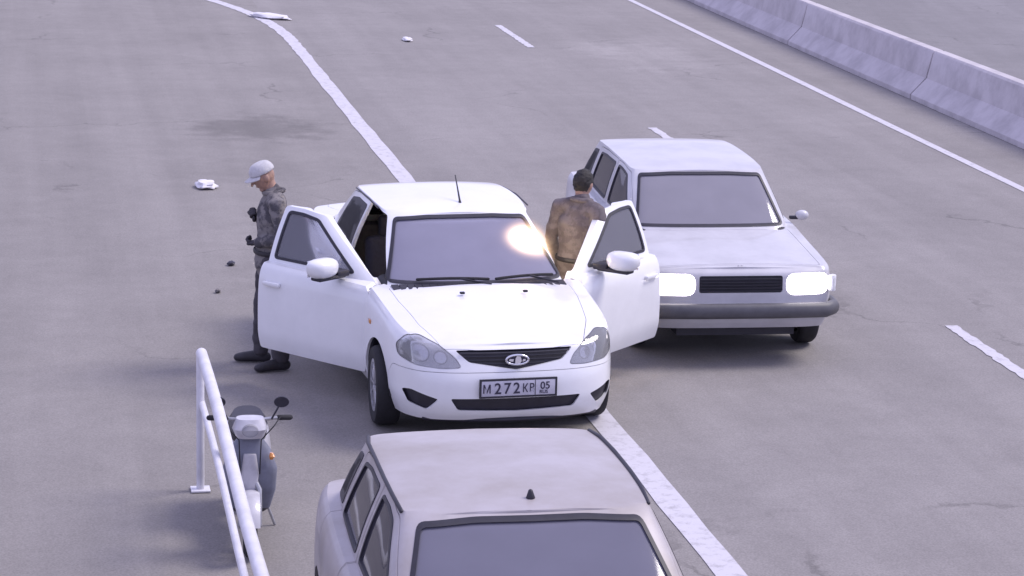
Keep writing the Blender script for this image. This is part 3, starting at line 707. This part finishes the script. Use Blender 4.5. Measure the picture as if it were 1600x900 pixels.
rdoor2 = rpoly([(1.64, .27), (1.64, .95), (1.61, 1.366), (2.0, 1.366), (2.26, 1.345), (2.46, .98), (2.44, .80), (2.24, .66), (2.12, .48), (2.08, .27)], .03, 3)
rwin2 = rpoly([(1.70, .965), (1.68, 1.322), (2.0, 1.322), (2.19, 1.30), (2.35, .975)], .03, 4)
qwin2 = rpoly([(2.49, .985), (2.34, 1.29), (2.46, 1.28), (2.72, .99)], .02, 3)
Sv = M['silver_paint']
lamp2 = rpoly([(.40, .58), (.74, .58), (.76, .69), (.44, .70)], .02, 3)
gr2 = rpoly([(-.36, .66), (.36, .66), (.36, .59), (-.36, .59)], .02, 3)
D2 = dict(loc=rd(2.435, 10.68), rz=RY, paint=Sv, wb=2.46, wr=.285, arch=.325, track=.745, spokes=8, doorglass=M['tint_glass'], seal=.007,
    windows=[('windscreen', rpoly([(-.655, .945), (.655, .945), (.515, 1.322), (.25, 1.337), (-.25, 1.337), (-.515, 1.322)], .03, 4), 'y', -.2, 1.6, M['fore_screen']),
             ('rear_window', rpoly([(-.55, 1.0), (.55, 1.0), (.46, 1.30), (-.46, 1.30)], .03, 4), 'y', 2.2, 3.6, M['tint_glass']),
             ('quarter_window', qwin2, 'x', .35, 1.2, M['tint_glass']), ('quarter_window', qwin2, 'x', -1.2, -.35, M['tint_glass'])],
    doors=[('front_door', fdoor2, [fwin2], (-.82, .46), -1, 0.0), ('front_door', fdoor2, [fwin2], (.82, .46), 1, 0.0), ('rear_door', rdoor2, [rwin2], (-.82, 1.65), -1, 0.0), ('rear_door', rdoor2, [rwin2], (.82, 1.65), 1, 0.0)],
    carve=[('headlight', lamp2, 'y', -1.2, .0, 'lamp', (M['lens'], M['reflector'])), ('headlight', mirror(lamp2)[::-1], 'y', -1.2, .0, 'lamp', (M['lens'], M['reflector'])), ('grille', gr2, 'y', -1.2, -.4, 'hole', M['black_plastic'])])
hatch, hdoors = build_car('silver_hatchback', 'dull silver hatchback with dark windows parked in front of the white sedan', S2, G2, D2)
for do, mt, sx, ang, poly in hdoors:
    if do.name.startswith('front_door'): door_fit(do, Matrix.Translation((0, -.10, -.05)) @ mt, sx, Sv)
for sx in (-1, 1):
    tube('roof_gutter', [(sx * .578, 1.17, 1.352), (sx * .592, 1.40, 1.374), (sx * .595, 1.65, 1.379), (sx * .593, 2.0, 1.381), (sx * .588, 2.30, 1.372), (sx * .566, 2.48, 1.358)], .011, M['black_plastic'], hatch, 8)
tube('aerial_base', [(.03, 1.22, 1.385), (.03, 1.225, 1.415)], [.022, .012], M['black_plastic'], hatch, 10)
box('rear_view_mirror', (0, 1.02, 1.245), (.22, .03, .07), M['black_plastic'], hatch, None, .012)
for sx in (-1, 1): box('rear_light', (sx * .60, 3.17, .78), (.20, .06, .16), M['red_lens'], hatch, Matrix.Rotation(sx * R(14), 3, 'Z'), .02)
hatch.scale = (1.08, 1, 1)

# ------------------------------------------------------------------ the oncoming car with lit headlamps
S3 = dict(plan=[(0, -.74), (.30, -.738), (.58, -.72), (.72, -.67), (.785, -.55), (.80, -.3), (.80, .1), (.805, .6), (.81, 1.2), (.81, 2.0), (.80, 2.6), (.795, 2.95), (.77, 3.12), (.68, 3.20), (.35, 3.23), (0, 3.235)],
    bottom=[(-.85, .30), (0.4, .26), (2.0, .26), (3.25, .32)],
    shoulder=[(-.85, .775), (-.6, .80), (-.2, .835), (.3, .88), (.6, .905), (1.5, .92), (2.5, .93), (3.0, .93), (3.25, .92)],
    crown=[(-.85, .002), (-.6, .018), (-.1, .032), (.3, .04), (1.5, .04), (2.9, .03), (3.25, .004)],
    levels=[(0, .05, .05, .05), (.15, .02, .0, .01), (.33, .004, .0, .004), (.42, 0, .025, .01), (.6, 0, .03, 0), (.8, .006, .036, .01), (.93, .018, .05, .03), (1, .045, .09, .06)])
G3 = dict(base=[(0, .30), (.40, .32), (.62, .37), (.69, .47), (.71, .80), (.72, 1.4), (.72, 2.0), (.71, 2.6), (.68, 2.98), (.52, 3.08), (.25, 3.11), (0, 3.115)],
    roof=[(0, .95), (.30, .96), (.49, .985), (.565, 1.05), (.585, 1.3), (.59, 1.6), (.59, 2.0), (.585, 2.35), (.56, 2.58), (.42, 2.66), (.2, 2.68), (0, 2.685)],
    zbase=.86, zroof=[(.9, 1.315), (1.4, 1.34), (2.2, 1.34), (2.7, 1.315)], crown=[(.9, .008), (1.2, .02), (1.8, .026), (2.4, .02), (2.7, .004)], mid=1.7, bulge=.012)
fdoor3 = rpoly([(.42, .30), (.42, .87), (.50, .94), (1.03, 1.30), (1.30, 1.325), (1.50, 1.328), (1.52, .95), (1.52, .30)], .03, 3)
fwin3 = rpoly([(.64, .955), (1.08, 1.262), (1.30, 1.284), (1.44, 1.286), (1.455, .955)], .03, 4)
rdoor3 = rpoly([(1.525, .30), (1.525, .95), (1.505, 1.328), (2.0, 1.328), (2.3, 1.31), (2.40, .98), (2.38, .80), (2.22, .66), (2.10, .48), (2.06, .30)], .03, 3)
rwin3 = rpoly([(1.585, .955), (1.57, 1.286), (2.0, 1.282), (2.22, 1.267), (2.31, .965)], .03, 4)
qwin3 = rpoly([(2.46, .97), (2.38, 1.262), (2.56, 1.245), (2.80, .98)], .02, 3)
lamp3 = rpoly([(.375, .572), (.745, .572), (.745, .752), (.375, .752)], .085, 6)
gr3 = rpoly([(-.345, .735), (.345, .735), (.345, .595), (-.345, .595)], .02, 3)
Gp3 = M['grey_paint']
D3 = dict(loc=rd(5.83, 20.42), rz=RY - R(2), paint=Gp3, wb=2.43, wr=.285, arch=.32, track=.72, ww=.165, spokes=8, doorglass=M['tint_glass'],
    windows=[('windscreen', rpoly([(-.635, .935), (.635, .935), (.53, 1.294), (.25, 1.307), (-.25, 1.307), (-.53, 1.294)], .03, 4), 'y', -.2, 1.5, M['grey_glass']),
             ('rear_window', rpoly([(-.56, 1.0), (.56, 1.0), (.50, 1.27), (-.50, 1.27)], .03, 4), 'y', 2.4, 3.6, M['tint_glass']),
             ('quarter_window', qwin3, 'x', .35, 1.2, M['tint_glass']), ('quarter_window', qwin3, 'x', -1.2, -.35, M['tint_glass'])],
    doors=[('front_door', fdoor3, [fwin3], (-.8, .42), -1, 0.0), ('front_door', fdoor3, [fwin3], (.8, .42), 1, 0.0), ('rear_door', rdoor3, [rwin3], (-.8, 1.53), -1, 0.0), ('rear_door', rdoor3, [rwin3], (.8, 1.53), 1, 0.0)],
    carve=[('headlight', lamp3, 'y', -1.2, -.35, 'lamp', (M['lamp_on'], M['reflector'])), ('headlight', mirror(lamp3)[::-1], 'y', -1.2, -.35, 'lamp', (M['lamp_on'], M['reflector'])),
           ('grille', gr3, 'y', -1.2, -.4, 'hole', M['dark_trim']), ('hood', rpoly([(-.68, -.60), (.68, -.60), (.665, .40), (.35, .32), (0, .30), (-.35, .32), (-.665, .40)], .03, 2), 'z', .7, 1.3, 'panel', Gp3)])
onc, odoors = build_car('grey_white_car', 'boxy off-white car with both headlamps lit driving past the open door', S3, G3, D3)
for do, mt, sx, ang, poly in odoors:
    if do.name.startswith('front_door'): door_fit(do, mt, sx, Gp3, False)
gr = [o for o in onc.children if o.name.startswith('grille')][0]
for z in (.61, .635, .66, .685, .71): box('slat', (0, -.705, z), (.67, .012, .008), M['dark_trim'], gr)
tube('bumper', [(-.80, -.50, .46), (-.79, -.66, .46), (-.70, -.765, .46), (-.3, -.79, .46), (.3, -.79, .46), (.70, -.765, .46), (.79, -.66, .46), (.80, -.50, .46)], [(.05, .065)] * 8, M['bumper_grey'], onc, 12)
for sx in (-1, 1): box('turn_signal', (sx * .775, -.64, .66), (.05, .05, .14), M['reflector'], onc, Matrix.Rotation(sx * R(38), 3, 'Z'), .01)
onc.scale = (1.02, 1.0, 1.0)

# ------------------------------------------------------------------ people
from mathutils import noise as mnoise
def sphere_part(c, r, shape=None, u=20, v=14, rot=None):
    V = []; F = []
    for i in range(v + 1):
        th = math.pi * i / v
        for j in range(u):
            a = 2 * math.pi * j / u; p = Vector((math.sin(th) * math.cos(a), math.sin(th) * math.sin(a), math.cos(th)))
            if shape: p = shape(p)
            p = Vector((p.x * r[0], p.y * r[1], p.z * r[2]))
            if rot: p = rot @ p
            V.append(p + Vector(c))
    for i in range(v):
        for j in range(u): F.append((i * u + j, (i + 1) * u + j, (i + 1) * u + (j + 1) % u, i * u + (j + 1) % u))
    return V, F
def fuse(name, parts, voxel, wr=0.0, freq=9.0, it=2):
    """one continuous surface from overlapping closed pieces, with slight folds"""
    bm = bmesh.new()
    for p in parts:
        t = mesh('t', *p); bm.from_mesh(t); bpy.data.meshes.remove(t)
    bmesh.ops.remove_doubles(bm, verts=bm.verts, dist=0.00005); bmesh.ops.recalc_face_normals(bm, faces=bm.faces)
    me = bpy.data.meshes.new(name); bm.to_mesh(me); bm.free()
    def s(o):
        m = o.modifiers.new('r', 'REMESH'); m.mode = 'VOXEL'; m.voxel_size = voxel
        k = o.modifiers.new('s', 'SMOOTH'); k.factor = 0.5; k.iterations = it
    r = mod_mesh(me, s); r.name = name
    if wr > 0:
        for v in r.vertices:
            c = v.co; q = Vector((c.x * freq, c.y * freq, c.z * freq * 1.6)); v.co = c + v.normal * wr * (mnoise.noise(q) + 0.5 * mnoise.noise(q * 2.3))
    r.polygons.foreach_set('use_smooth', [True] * len(r.polygons)); r.update(); return r
def hand_parts(wrist, dirv, palm_n, thumb_side, curl=0.7):
    """palm, four unequal fingers with two bends and a thumb leaving the side of the palm"""
    d = Vector(dirv).normalized(); n = Vector(palm_n); n = (n - d * n.dot(d)).normalized(); s = d.cross(n) * thumb_side
    w0 = Vector(wrist); parts = [tube_mesh([w0 - d * .02, w0 + d * .03, w0 + d * .085], [(.026, .022), (.036, .018), (.040, .015)], 12)]
    for k, ln in enumerate((.072, .080, .074, .058)):
        o = w0 + d * .085 + s * (.030 - .020 * k); a = curl * (0.9 + 0.1 * k); pts = [o - d * .015, o]; dd = d.copy(); ang = 0
        for q, fr_ in enumerate((.45, .32, .23)):
            ang += a * (0.6, 0.7, 0.5)[q]; dd = d * math.cos(ang) + n * math.sin(ang); pts.append(pts[-1] + dd * ln * fr_)
        parts.append(tube_mesh(pts, [.0098, .0096, .009, .0084, .0072], 8))
    t0 = w0 + d * .03 + s * .03; parts.append(tube_mesh([t0, t0 + d * .025 + s * .026 + n * .006, t0 + d * .052 + s * .034 + n * .022, t0 + d * .07 + s * .028 + n * .038], [.013, .0125, .011, .009], 8))
    return parts
def build_person(name, label, loc, rz, J, m_jacket, m_trous, m_hand, hat, stature=1.0):
    P = thing(name, label, 'person', loc, rz)
    hc = Vector(J['head']); yawr = Matrix.Rotation(J.get('turn', 0), 3, 'Z') @ Matrix.Rotation(J.get('nod', 0), 3, 'X')
    def hs(p):                                            # skull: narrower jaw, chin forward
        q = p.copy()
        if q.z < 0: q.x *= 1 - 0.30 * (-q.z)**1.3; q.y = q.y * (1 - 0.22 * (-q.z)) - 0.10 * (-q.z)
        return q
    T = lambda x, y, z: hc + yawr @ Vector((x, y, z))
    head = [sphere_part(hc, (.076, .098, .118), hs, 24, 18, yawr),
            tube_mesh([T(0, -.096, .022), T(0, -.108, -.008), T(0, -.118, -.026)], [.008, .011, .013], 8),
            tube_mesh([T(-.045, -.083, .03), T(0, -.097, .034), T(.045, -.083, .03)], [.009, .011, .009], 8),
            tube_mesh([T(-.022, -.076, -.058), T(0, -.086, -.056), T(.022, -.076, -.058)], [.008, .009, .008], 8),
            tube_mesh([T(-.012, -.058, -.094), T(.012, -.058, -.094)], [.018, .018], 8)]
    for sx in (-1, 1): head.append(sphere_part(T(sx * .079, .008, -.005), (.010, .022, .033), None, 10, 8, yawr))
    nb, ch, ws, pv = (Vector(J[k]) for k in ('neck', 'chest', 'waist', 'pelvis'))
    body = head + [tube_mesh([nb - Vector((0, 0, .06)), nb, hc + yawr @ Vector((0, .02, -.05))], [.062, .056, .056], 14),
                   tube_mesh([pv, ws, ch, nb - Vector((0, 0, .05))], [(.15, .105), (.135, .10), (.16, .115), (.09, .08)], 18)]
    jack = [tube_mesh([pv + Vector((0, 0, -.10)), pv + Vector((0, 0, .02)), ws, ch, nb - Vector((0, 0, .055)), nb + Vector((0, 0, .01))], [(.185, .135), (.182, .135), (.168, .13), (.195, .145), (.125, .105), (.075, .075)], 22)]
    trou = [tube_mesh([pv + Vector((0, 0, .06)), pv, pv - Vector((0, 0, .08))], [(.155, .11), (.165, .125), (.15, .12)], 18)]
    feet = []
    for sx, k in ((-1, 'r'), (1, 'l')):
        sh, el, wr_ = (Vector(J[q + k]) for q in ('sh', 'el', 'wr')); hp, kn, an_ = (Vector(J[q + k]) for q in ('hip', 'knee', 'ank'))
        fd = (wr_ - el).normalized()
        body += [tube_mesh([sh, el, wr_], [.05, .04, .027], 12)] + hand_parts(wr_, fd, J.get('palm' + k, (-sx, 0, 0)), J.get('thumb' + k, 1), J.get('curl', .7))
        body += [tube_mesh([hp, kn, an_], [.085, .055, .042], 14)]
        mid = (sh + el) / 2
        jack += [tube_mesh([Vector((sh.x * .45, sh.y, sh.z + .01)), sh, mid, el, (el + wr_) / 2, wr_ - fd * .01], [.085, .078, .066, .060, .054, .046], 14)]
        trou += [tube_mesh([hp + Vector((0, 0, .03)), (hp + kn) / 2, kn, (kn + an_) / 2, an_ + Vector((0, 0, .03))], [.105, .092, .078, .074, .072], 16)]
        fdv = Vector(J.get('toe' + k, (0, -1, 0))).normalized()
        feet.append([tube_mesh([an_ + Vector((0, 0, .09)), an_, an_ + Vector((0, 0, -.03)) - fdv * .01], [.052, .050, .048], 12),
                     tube_mesh([an_ - fdv * .045 + Vector((0, 0, -an_.z + .045)), an_ + fdv * .06 + Vector((0, 0, -an_.z + .05)), an_ + fdv * .16 + Vector((0, 0, -an_.z + .04)), an_ + fdv * .20 + Vector((0, 0, -an_.z + .034))], [(.042, .045), (.044, .05), (.05, .04), (.042, .034)], 14)])
    b = link('body', fuse('body', body, .0075), M['skin'], P)
    link('jacket', fuse('jacket', jack, .011, .012, 8.0), m_jacket, P)
    link('trousers', fuse('trousers', trou, .011, .011, 7.0), m_trous, P)
    for f in feet: link('boot', fuse('boot', f, .008), M['boot'], P)
    tube('belt', [pv + Vector((.192 * math.cos(a), .142 * math.sin(a), .03)) for a in np.linspace(0, 2 * math.pi, 33)], [(.008, .02)] * 33, M['boot'], P, 8, False)
    # collar
    tube('collar', [nb + Vector((.085 * math.cos(a), .082 * math.sin(a) + .005, .018 + .012 * math.sin(a))) for a in np.linspace(0, 2 * math.pi, 25)], .020, m_jacket, P, 8, False)
    for sx in (-1, 1):
        link('eye', mesh('eye', *sphere_part(T(sx * .030, -.088, .012), (.011, .008, .007), None, 10, 8, yawr), 60), M['eye'], b)
    if m_hand is not None:
        for sx, k in ((-1, 'r'), (1, 'l')):
            wr_, el = Vector(J['wr' + k]), Vector(J['el' + k]); fd = (wr_ - el).normalized()
            g = hand_parts(wr_, fd, J.get('palm' + k, (-sx, 0, 0)), J.get('thumb' + k, 1), J.get('curl', .7))
            gm = fuse('glove', g + [tube_mesh([wr_ - fd * .05, wr_ + fd * .01], [.034, .032], 12)], .005, it=1)
            for v in gm.vertices: v.co = v.co + v.normal * .0045
            link('glove', gm, m_hand, P)
    if hat == 'cap':
        def cs(p): q = p.copy(); q.z = max(q.z, -.08); q.z = q.z if q.z < .8 else .8 + (q.z - .8) * .5; return q
        cp = link('cap', fuse('cap', [sphere_part(T(0, .004, .045), (.090, .112, .098), cs, 26, 18, yawr)], .008, .002, 20), M['cap'], P)
        V = []; F = []
        for i, rr in enumerate((.80, 1.0, 1.25, 1.42)):
            for j in range(17):
                a = R(200 + 140 * j / 16); V.append(T(.092 * rr * math.cos(a) * (1 if i < 2 else 1 - .12 * (i - 1)), .114 * rr * math.sin(a), .040 - .014 * (rr - 1) * 2 - .010 * abs(math.cos(a))))
        n0 = len(V)
        V += [v + yawr @ Vector((0, 0, -.006)) for v in V[:n0]]
        for i in range(3):
            for j in range(16):
                q = (i * 17 + j, i * 17 + j + 1, (i + 1) * 17 + j + 1, (i + 1) * 17 + j); F += [q, tuple(n0 + k for k in q[::-1])]
        for j in range(16): F.append((51 + j, 51 + j + 1, n0 + 51 + j + 1, n0 + 51 + j))
        link('peak', mesh('peak', V, F, 60), M['cap'], cp)
    else:
        def cs(p):
            q = p.copy()
            if q.y < -.35: q.z = max(q.z, .35)
            elif q.y < .1: q.z = max(q.z, -.05)
            else: q.z = max(q.z, -.80)
            return q
        link('hair', fuse('hair', [sphere_part(T(0, .010, .022), (.085, .106, .112), cs, 26, 18, yawr)], .007, .006, 30), M['hair'], P)
    P.scale = (stature,) * 3
    return P
J1 = dict(head=(-.005, -.045, 1.625), nod=R(24), turn=R(6), neck=(0, .035, 1.485), chest=(0, .04, 1.30), waist=(0, .035, 1.10), pelvis=(0, .02, .97),
    shr=(-.195, .045, 1.425), elr=(-.265, .10, 1.150), wrr=(-.115, -.085, 1.265), shl=(.195, .045, 1.425), ell=(.265, .085, 1.14), wrl=(.115, -.10, 1.095),
    palmr=(.6, 0, .5), palml=(-.6, 0, .6), thumbr=-1, thumbl=1, curl=1.25,
    hipr=(-.095, .02, .92), kneer=(-.125, -.035, .50), ankr=(-.145, -.045, .095), hipl=(.095, .02, .92), kneel=(.125, .03, .50), ankl=(.155, .09, .095), toer=(-.25, -1, 0), toel=(.2, -1, 0))
build_person('person', 'person in pale cap and mottled jacket standing behind the open passenger door', (-1.955, 19.96, 0), R(-78), J1, M['camo'], M['trousers'], M['glove'], 'cap', .955)
J2 = dict(head=(0, -.05, 1.625), nod=R(14), turn=R(10), neck=(-.02, -.01, 1.485), chest=(0, 0, 1.30), waist=(0, .01, 1.10), pelvis=(0, .02, .97),
    shr=(-.20, 0, 1.42), elr=(-.27, .03, 1.15), wrr=(-.27, -.10, .93), shl=(.20, 0, 1.42), ell=(.26, .04, 1.15), wrl=(.26, -.08, .93),
    palmr=(1, 0, 0), palml=(-1, 0, 0), thumbr=-1, thumbl=1, curl=.5,
    hipr=(-.095, .02, .92), kneer=(-.11, -.02, .50), ankr=(-.12, .0, .095), hipl=(.095, .02, .92), kneel=(.12, .0, .50), ankl=(.14, .05, .095), toer=(-.2, -1, 0), toel=(.25, -1, 0))
build_person('person', 'dark-haired person in brown mottled jacket seen from behind in the open driver doorway', (.52, 20.04, 0), R(142), J2, M['camo_b'], M['trousers'], None, 'hair', .945)

# ------------------------------------------------------------------ emissive volume added to make the warm glow behind the windscreen
def glow_material():
    m = bpy.data.materials.new('added_glow'); m.use_nodes = True; t = m.node_tree; t.nodes.clear()
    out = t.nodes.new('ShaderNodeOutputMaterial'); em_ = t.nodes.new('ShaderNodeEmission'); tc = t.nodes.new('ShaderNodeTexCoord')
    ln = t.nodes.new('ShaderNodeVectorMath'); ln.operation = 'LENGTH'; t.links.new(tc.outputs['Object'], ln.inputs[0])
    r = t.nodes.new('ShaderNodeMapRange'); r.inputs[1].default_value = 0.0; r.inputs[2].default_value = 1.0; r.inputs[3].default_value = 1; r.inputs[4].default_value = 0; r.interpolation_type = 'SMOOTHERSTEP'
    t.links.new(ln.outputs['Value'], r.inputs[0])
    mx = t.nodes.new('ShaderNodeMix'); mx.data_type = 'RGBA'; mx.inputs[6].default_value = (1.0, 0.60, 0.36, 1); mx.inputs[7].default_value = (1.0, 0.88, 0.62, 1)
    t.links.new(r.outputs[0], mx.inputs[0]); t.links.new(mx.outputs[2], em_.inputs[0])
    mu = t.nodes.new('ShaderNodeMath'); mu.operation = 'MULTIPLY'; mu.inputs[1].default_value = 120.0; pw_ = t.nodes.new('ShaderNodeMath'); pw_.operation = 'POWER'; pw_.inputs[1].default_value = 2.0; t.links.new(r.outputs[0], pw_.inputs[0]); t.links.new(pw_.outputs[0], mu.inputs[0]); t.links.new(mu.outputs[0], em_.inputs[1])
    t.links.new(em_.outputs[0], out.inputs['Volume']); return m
fl = link('added_glow', mesh('added_glow', *sphere_part((0, 0, 0), (1, 1, 1), None, 24, 16), 60), glow_material(), None)
tag(fl, 'yellow-white glow added behind the sedan windscreen', 'added_glow')
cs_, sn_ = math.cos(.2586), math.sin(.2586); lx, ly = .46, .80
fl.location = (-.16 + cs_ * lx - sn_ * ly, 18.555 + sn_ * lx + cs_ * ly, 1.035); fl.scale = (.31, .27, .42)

# ------------------------------------------------------------------ scooter by the railing
sc = thing('motor_scooter', 'pale motor scooter with blue-grey leg shield parked by the white pipe railing', 'scooter', rd(1.41, 15.75), RY - R(4))
sc.scale = (.86, .9, .86)
for y, nm in ((-.58, 'front_wheel'), (.58, 'rear_wheel')):
    wv = []
    prof = [(.13, -.035), (.19, -.05), (.222, -.03), (.228, 0), (.222, .03), (.19, .05), (.13, .035)]
    V = []; F = []; n = 32; k = len(prof)
    for (rr, s_) in prof:
        for j in range(n):
            a = 2 * math.pi * j / n; V.append((s_, y + rr * math.cos(a), .228 + rr * math.sin(a)))
    for i in range(k):
        for j in range(n): F.append((i * n + j, i * n + (j + 1) % n, ((i + 1) % k) * n + (j + 1) % n, ((i + 1) % k) * n + j))
    wh = link('wheel', mesh('wheel', V, F, 40), M['rubber'], sc)
    bm = bmesh.new()
    for j in range(5):
        a = 2 * math.pi * j / 5; add_box(bm, (0, y + .075 * math.cos(a), .228 + .075 * math.sin(a)), (.03, .13, .035), Matrix.Rotation(a, 3, 'X'), .008)
    link('rim', bm_mesh('rim', bm, 40), M['alloy'], wh)
fen = []
def loft(name, rows, m, parent, sm=50, closed=True):
    n = len(rows[0]); V = [p for r_ in rows for p in r_]; F = []
    for i in range(len(rows) - 1):
        for j in range(n if closed else n - 1): F.append((i * n + j, i * n + (j + 1) % n, (i + 1) * n + (j + 1) % n, (i + 1) * n + j))
    if closed: F += [tuple(range(n)), tuple((len(rows) - 1) * n + j for j in range(n))[::-1]]
    bm = bmesh.new(); t = mesh('t', V, F); bm.from_mesh(t); bpy.data.meshes.remove(t); return link(name, bm_mesh(name, bm, sm), m, parent)
def ell(c, rx, ry, ax='z', n=18, p=2.6):
    out = []
    for j in range(n):
        a = 2 * math.pi * j / n; u = math.copysign(abs(math.cos(a))**(2 / p), math.cos(a)) * rx; v = math.copysign(abs(math.sin(a))**(2 / p), math.sin(a)) * ry
        out.append((c[0] + u, c[1] + v, c[2]) if ax == 'z' else (c[0] + u, c[1], c[2] + v))
    return out
loft('front_mudguard', [[(x, -.58 + (.245 + .02 * (1 - (x / .07)**2)) * math.cos(a), .228 + (.245 + .02 * (1 - (x / .07)**2)) * math.sin(a)) for x in np.linspace(-.07, .07, 7)] + [(x, -.58 + .235 * math.cos(a), .228 + .235 * math.sin(a)) for x in np.linspace(.06, -.06, 5)] for a in np.linspace(R(20), R(165), 14)], M['scoot_white'], sc)
loft('leg_shield', [ell((0, -.36, .30), .15, .035), ell((0, -.40, .45), .19, .05), ell((0, -.42, .62), .20, .06), ell((0, -.40, .76), .15, .06), ell((0, -.38, .84), .09, .05)], M['scoot_blue'], sc)
loft('footboard', [ell((0, -.05, .27), .17, .36), ell((0, -.05, .33), .18, .37)], M['black_plastic'], sc)
loft('rear_body', [ell((0, .40, .34), .15, .34), ell((0, .44, .52), .18, .40), ell((0, .46, .66), .16, .40)], M['scoot_white'], sc)
loft('saddle', [ell((0, .38, .665), .14, .36), ell((0, .38, .72), .15, .37), ell((0, .39, .765), .12, .33)], M['black_plastic'], sc)
loft('headlamp_cowl', [ell((0, -.43, .86), .10, .07), ell((0, -.44, .93), .13, .09), ell((0, -.42, 1.0), .10, .07)], M['scoot_white'], sc)
extr('headlamp', [(.06 * math.cos(a), .045 * math.sin(a)) for a in np.linspace(0, 2 * math.pi, 20)[:-1]], -.545, -.50, M['lens'], sc, 0, .93)
hb = tube('handlebar', [(-.29, -.32, .97), (-.20, -.36, .98), (0, -.40, .97), (.20, -.36, .98), (.29, -.32, .97)], .013, M['steel'], sc, 10)
for sx in (-1, 1):
    tube('grip', [(sx * .21, -.355, .98), (sx * .295, -.318, .97)], .02, M['rubber'], hb, 10)
    mr = tube('mirror_stalk', [(sx * .16, -.38, .98), (sx * .20, -.37, 1.05), (sx * .22, -.36, 1.09)], .007, M['black_plastic'], sc, 8)
    extr('mirror', [(.055 * math.cos(a), .04 * math.sin(a)) for a in np.linspace(0, 2 * math.pi, 20)[:-1]], -.37, -.35, M['black_plastic'], mr, sx * .23, 1.10)
tube('fork', [(-.07, -.57, .23), (-.07, -.50, .48), (0, -.42, .62)], .018, M['steel'], sc, 8); tube('fork', [(.07, -.57, .23), (.07, -.50, .48), (0, -.42, .62)], .018, M['steel'], sc, 8)
tube('kickstand', [(.10, .10, .28), (.20, .12, .005)], .011, M['steel'], sc, 8)

# ------------------------------------------------------------------ loose things on the asphalt
def lump(name, loc, r, seed, m, label, cat, rz=0.0, group=None):
    V, F = sphere_part((0, 0, 0), (1, 1, 1), None, 18, 12)
    V = [Vector((v.x * r[0], v.y * r[1], v.z * r[2])) * (1 + .45 * mnoise.noise(v * 1.9 + Vector((seed, 0, 0)))) for v in V]
    V = [Vector((v.x, v.y, max(v.z, -r[2] * .55) + r[2] * .55 + .003)) for v in V]
    return tag(link(name, mesh(name, V, F, 50), m, None, loc, rz), label, cat, group)
def px(x, y, z=0.0):
    D = fw + rt * ((x - 800) / FPX) - up * ((y - 450) / FPX); t = (z - CAMH) / D.z
    return Vector((D.x * t, D.y * t, z))
lump('crumpled_paper', px(322, 293), (.11, .16, .05), 2, M['paper'], 'small white crumpled paper lying beyond the person in the cap', 'litter', .3)
lump('plastic_sheet', px(421, 28), (.17, .42, .05), 5, M['paper'], 'white plastic sheet lying at the bend of the thick white line', 'litter', .9)
lump('paper_scrap', px(637, 63), (.08, .2, .03), 9, M['paper'], 'tiny pale scrap lying alone in the middle of the road', 'litter', .2)
lump('stone', px(361, 414), (.035, .05, .025), 11, M['bag'], 'dark stone on the asphalt beside the person in the cap', 'stone')
lump('stone', px(340, 457), (.025, .035, .02), 15, M['camo'], 'smaller grey stone between the person in the cap and the railing', 'stone')

for sx in (-1, 1):
    loft('turn_signal', [ell((sx * .155, -.475, .70), .012, .012), ell((sx * .160, -.485, .725), .022, .020), ell((sx * .155, -.475, .75), .012, .012)], M['amber'], sc)
    tube('brake_cable', [(sx * .22, -.37, .985), (sx * .17, -.50, .955), (sx * .08, -.52, .86), (sx * .07, -.50, .60)], .005, M['rubber'], sc, 6)
loft('front_panel', [ell((0, -.465, .44), .05, .02), ell((0, -.488, .60), .065, .02), ell((0, -.475, .74), .045, .02)], M['scoot_white'], sc)
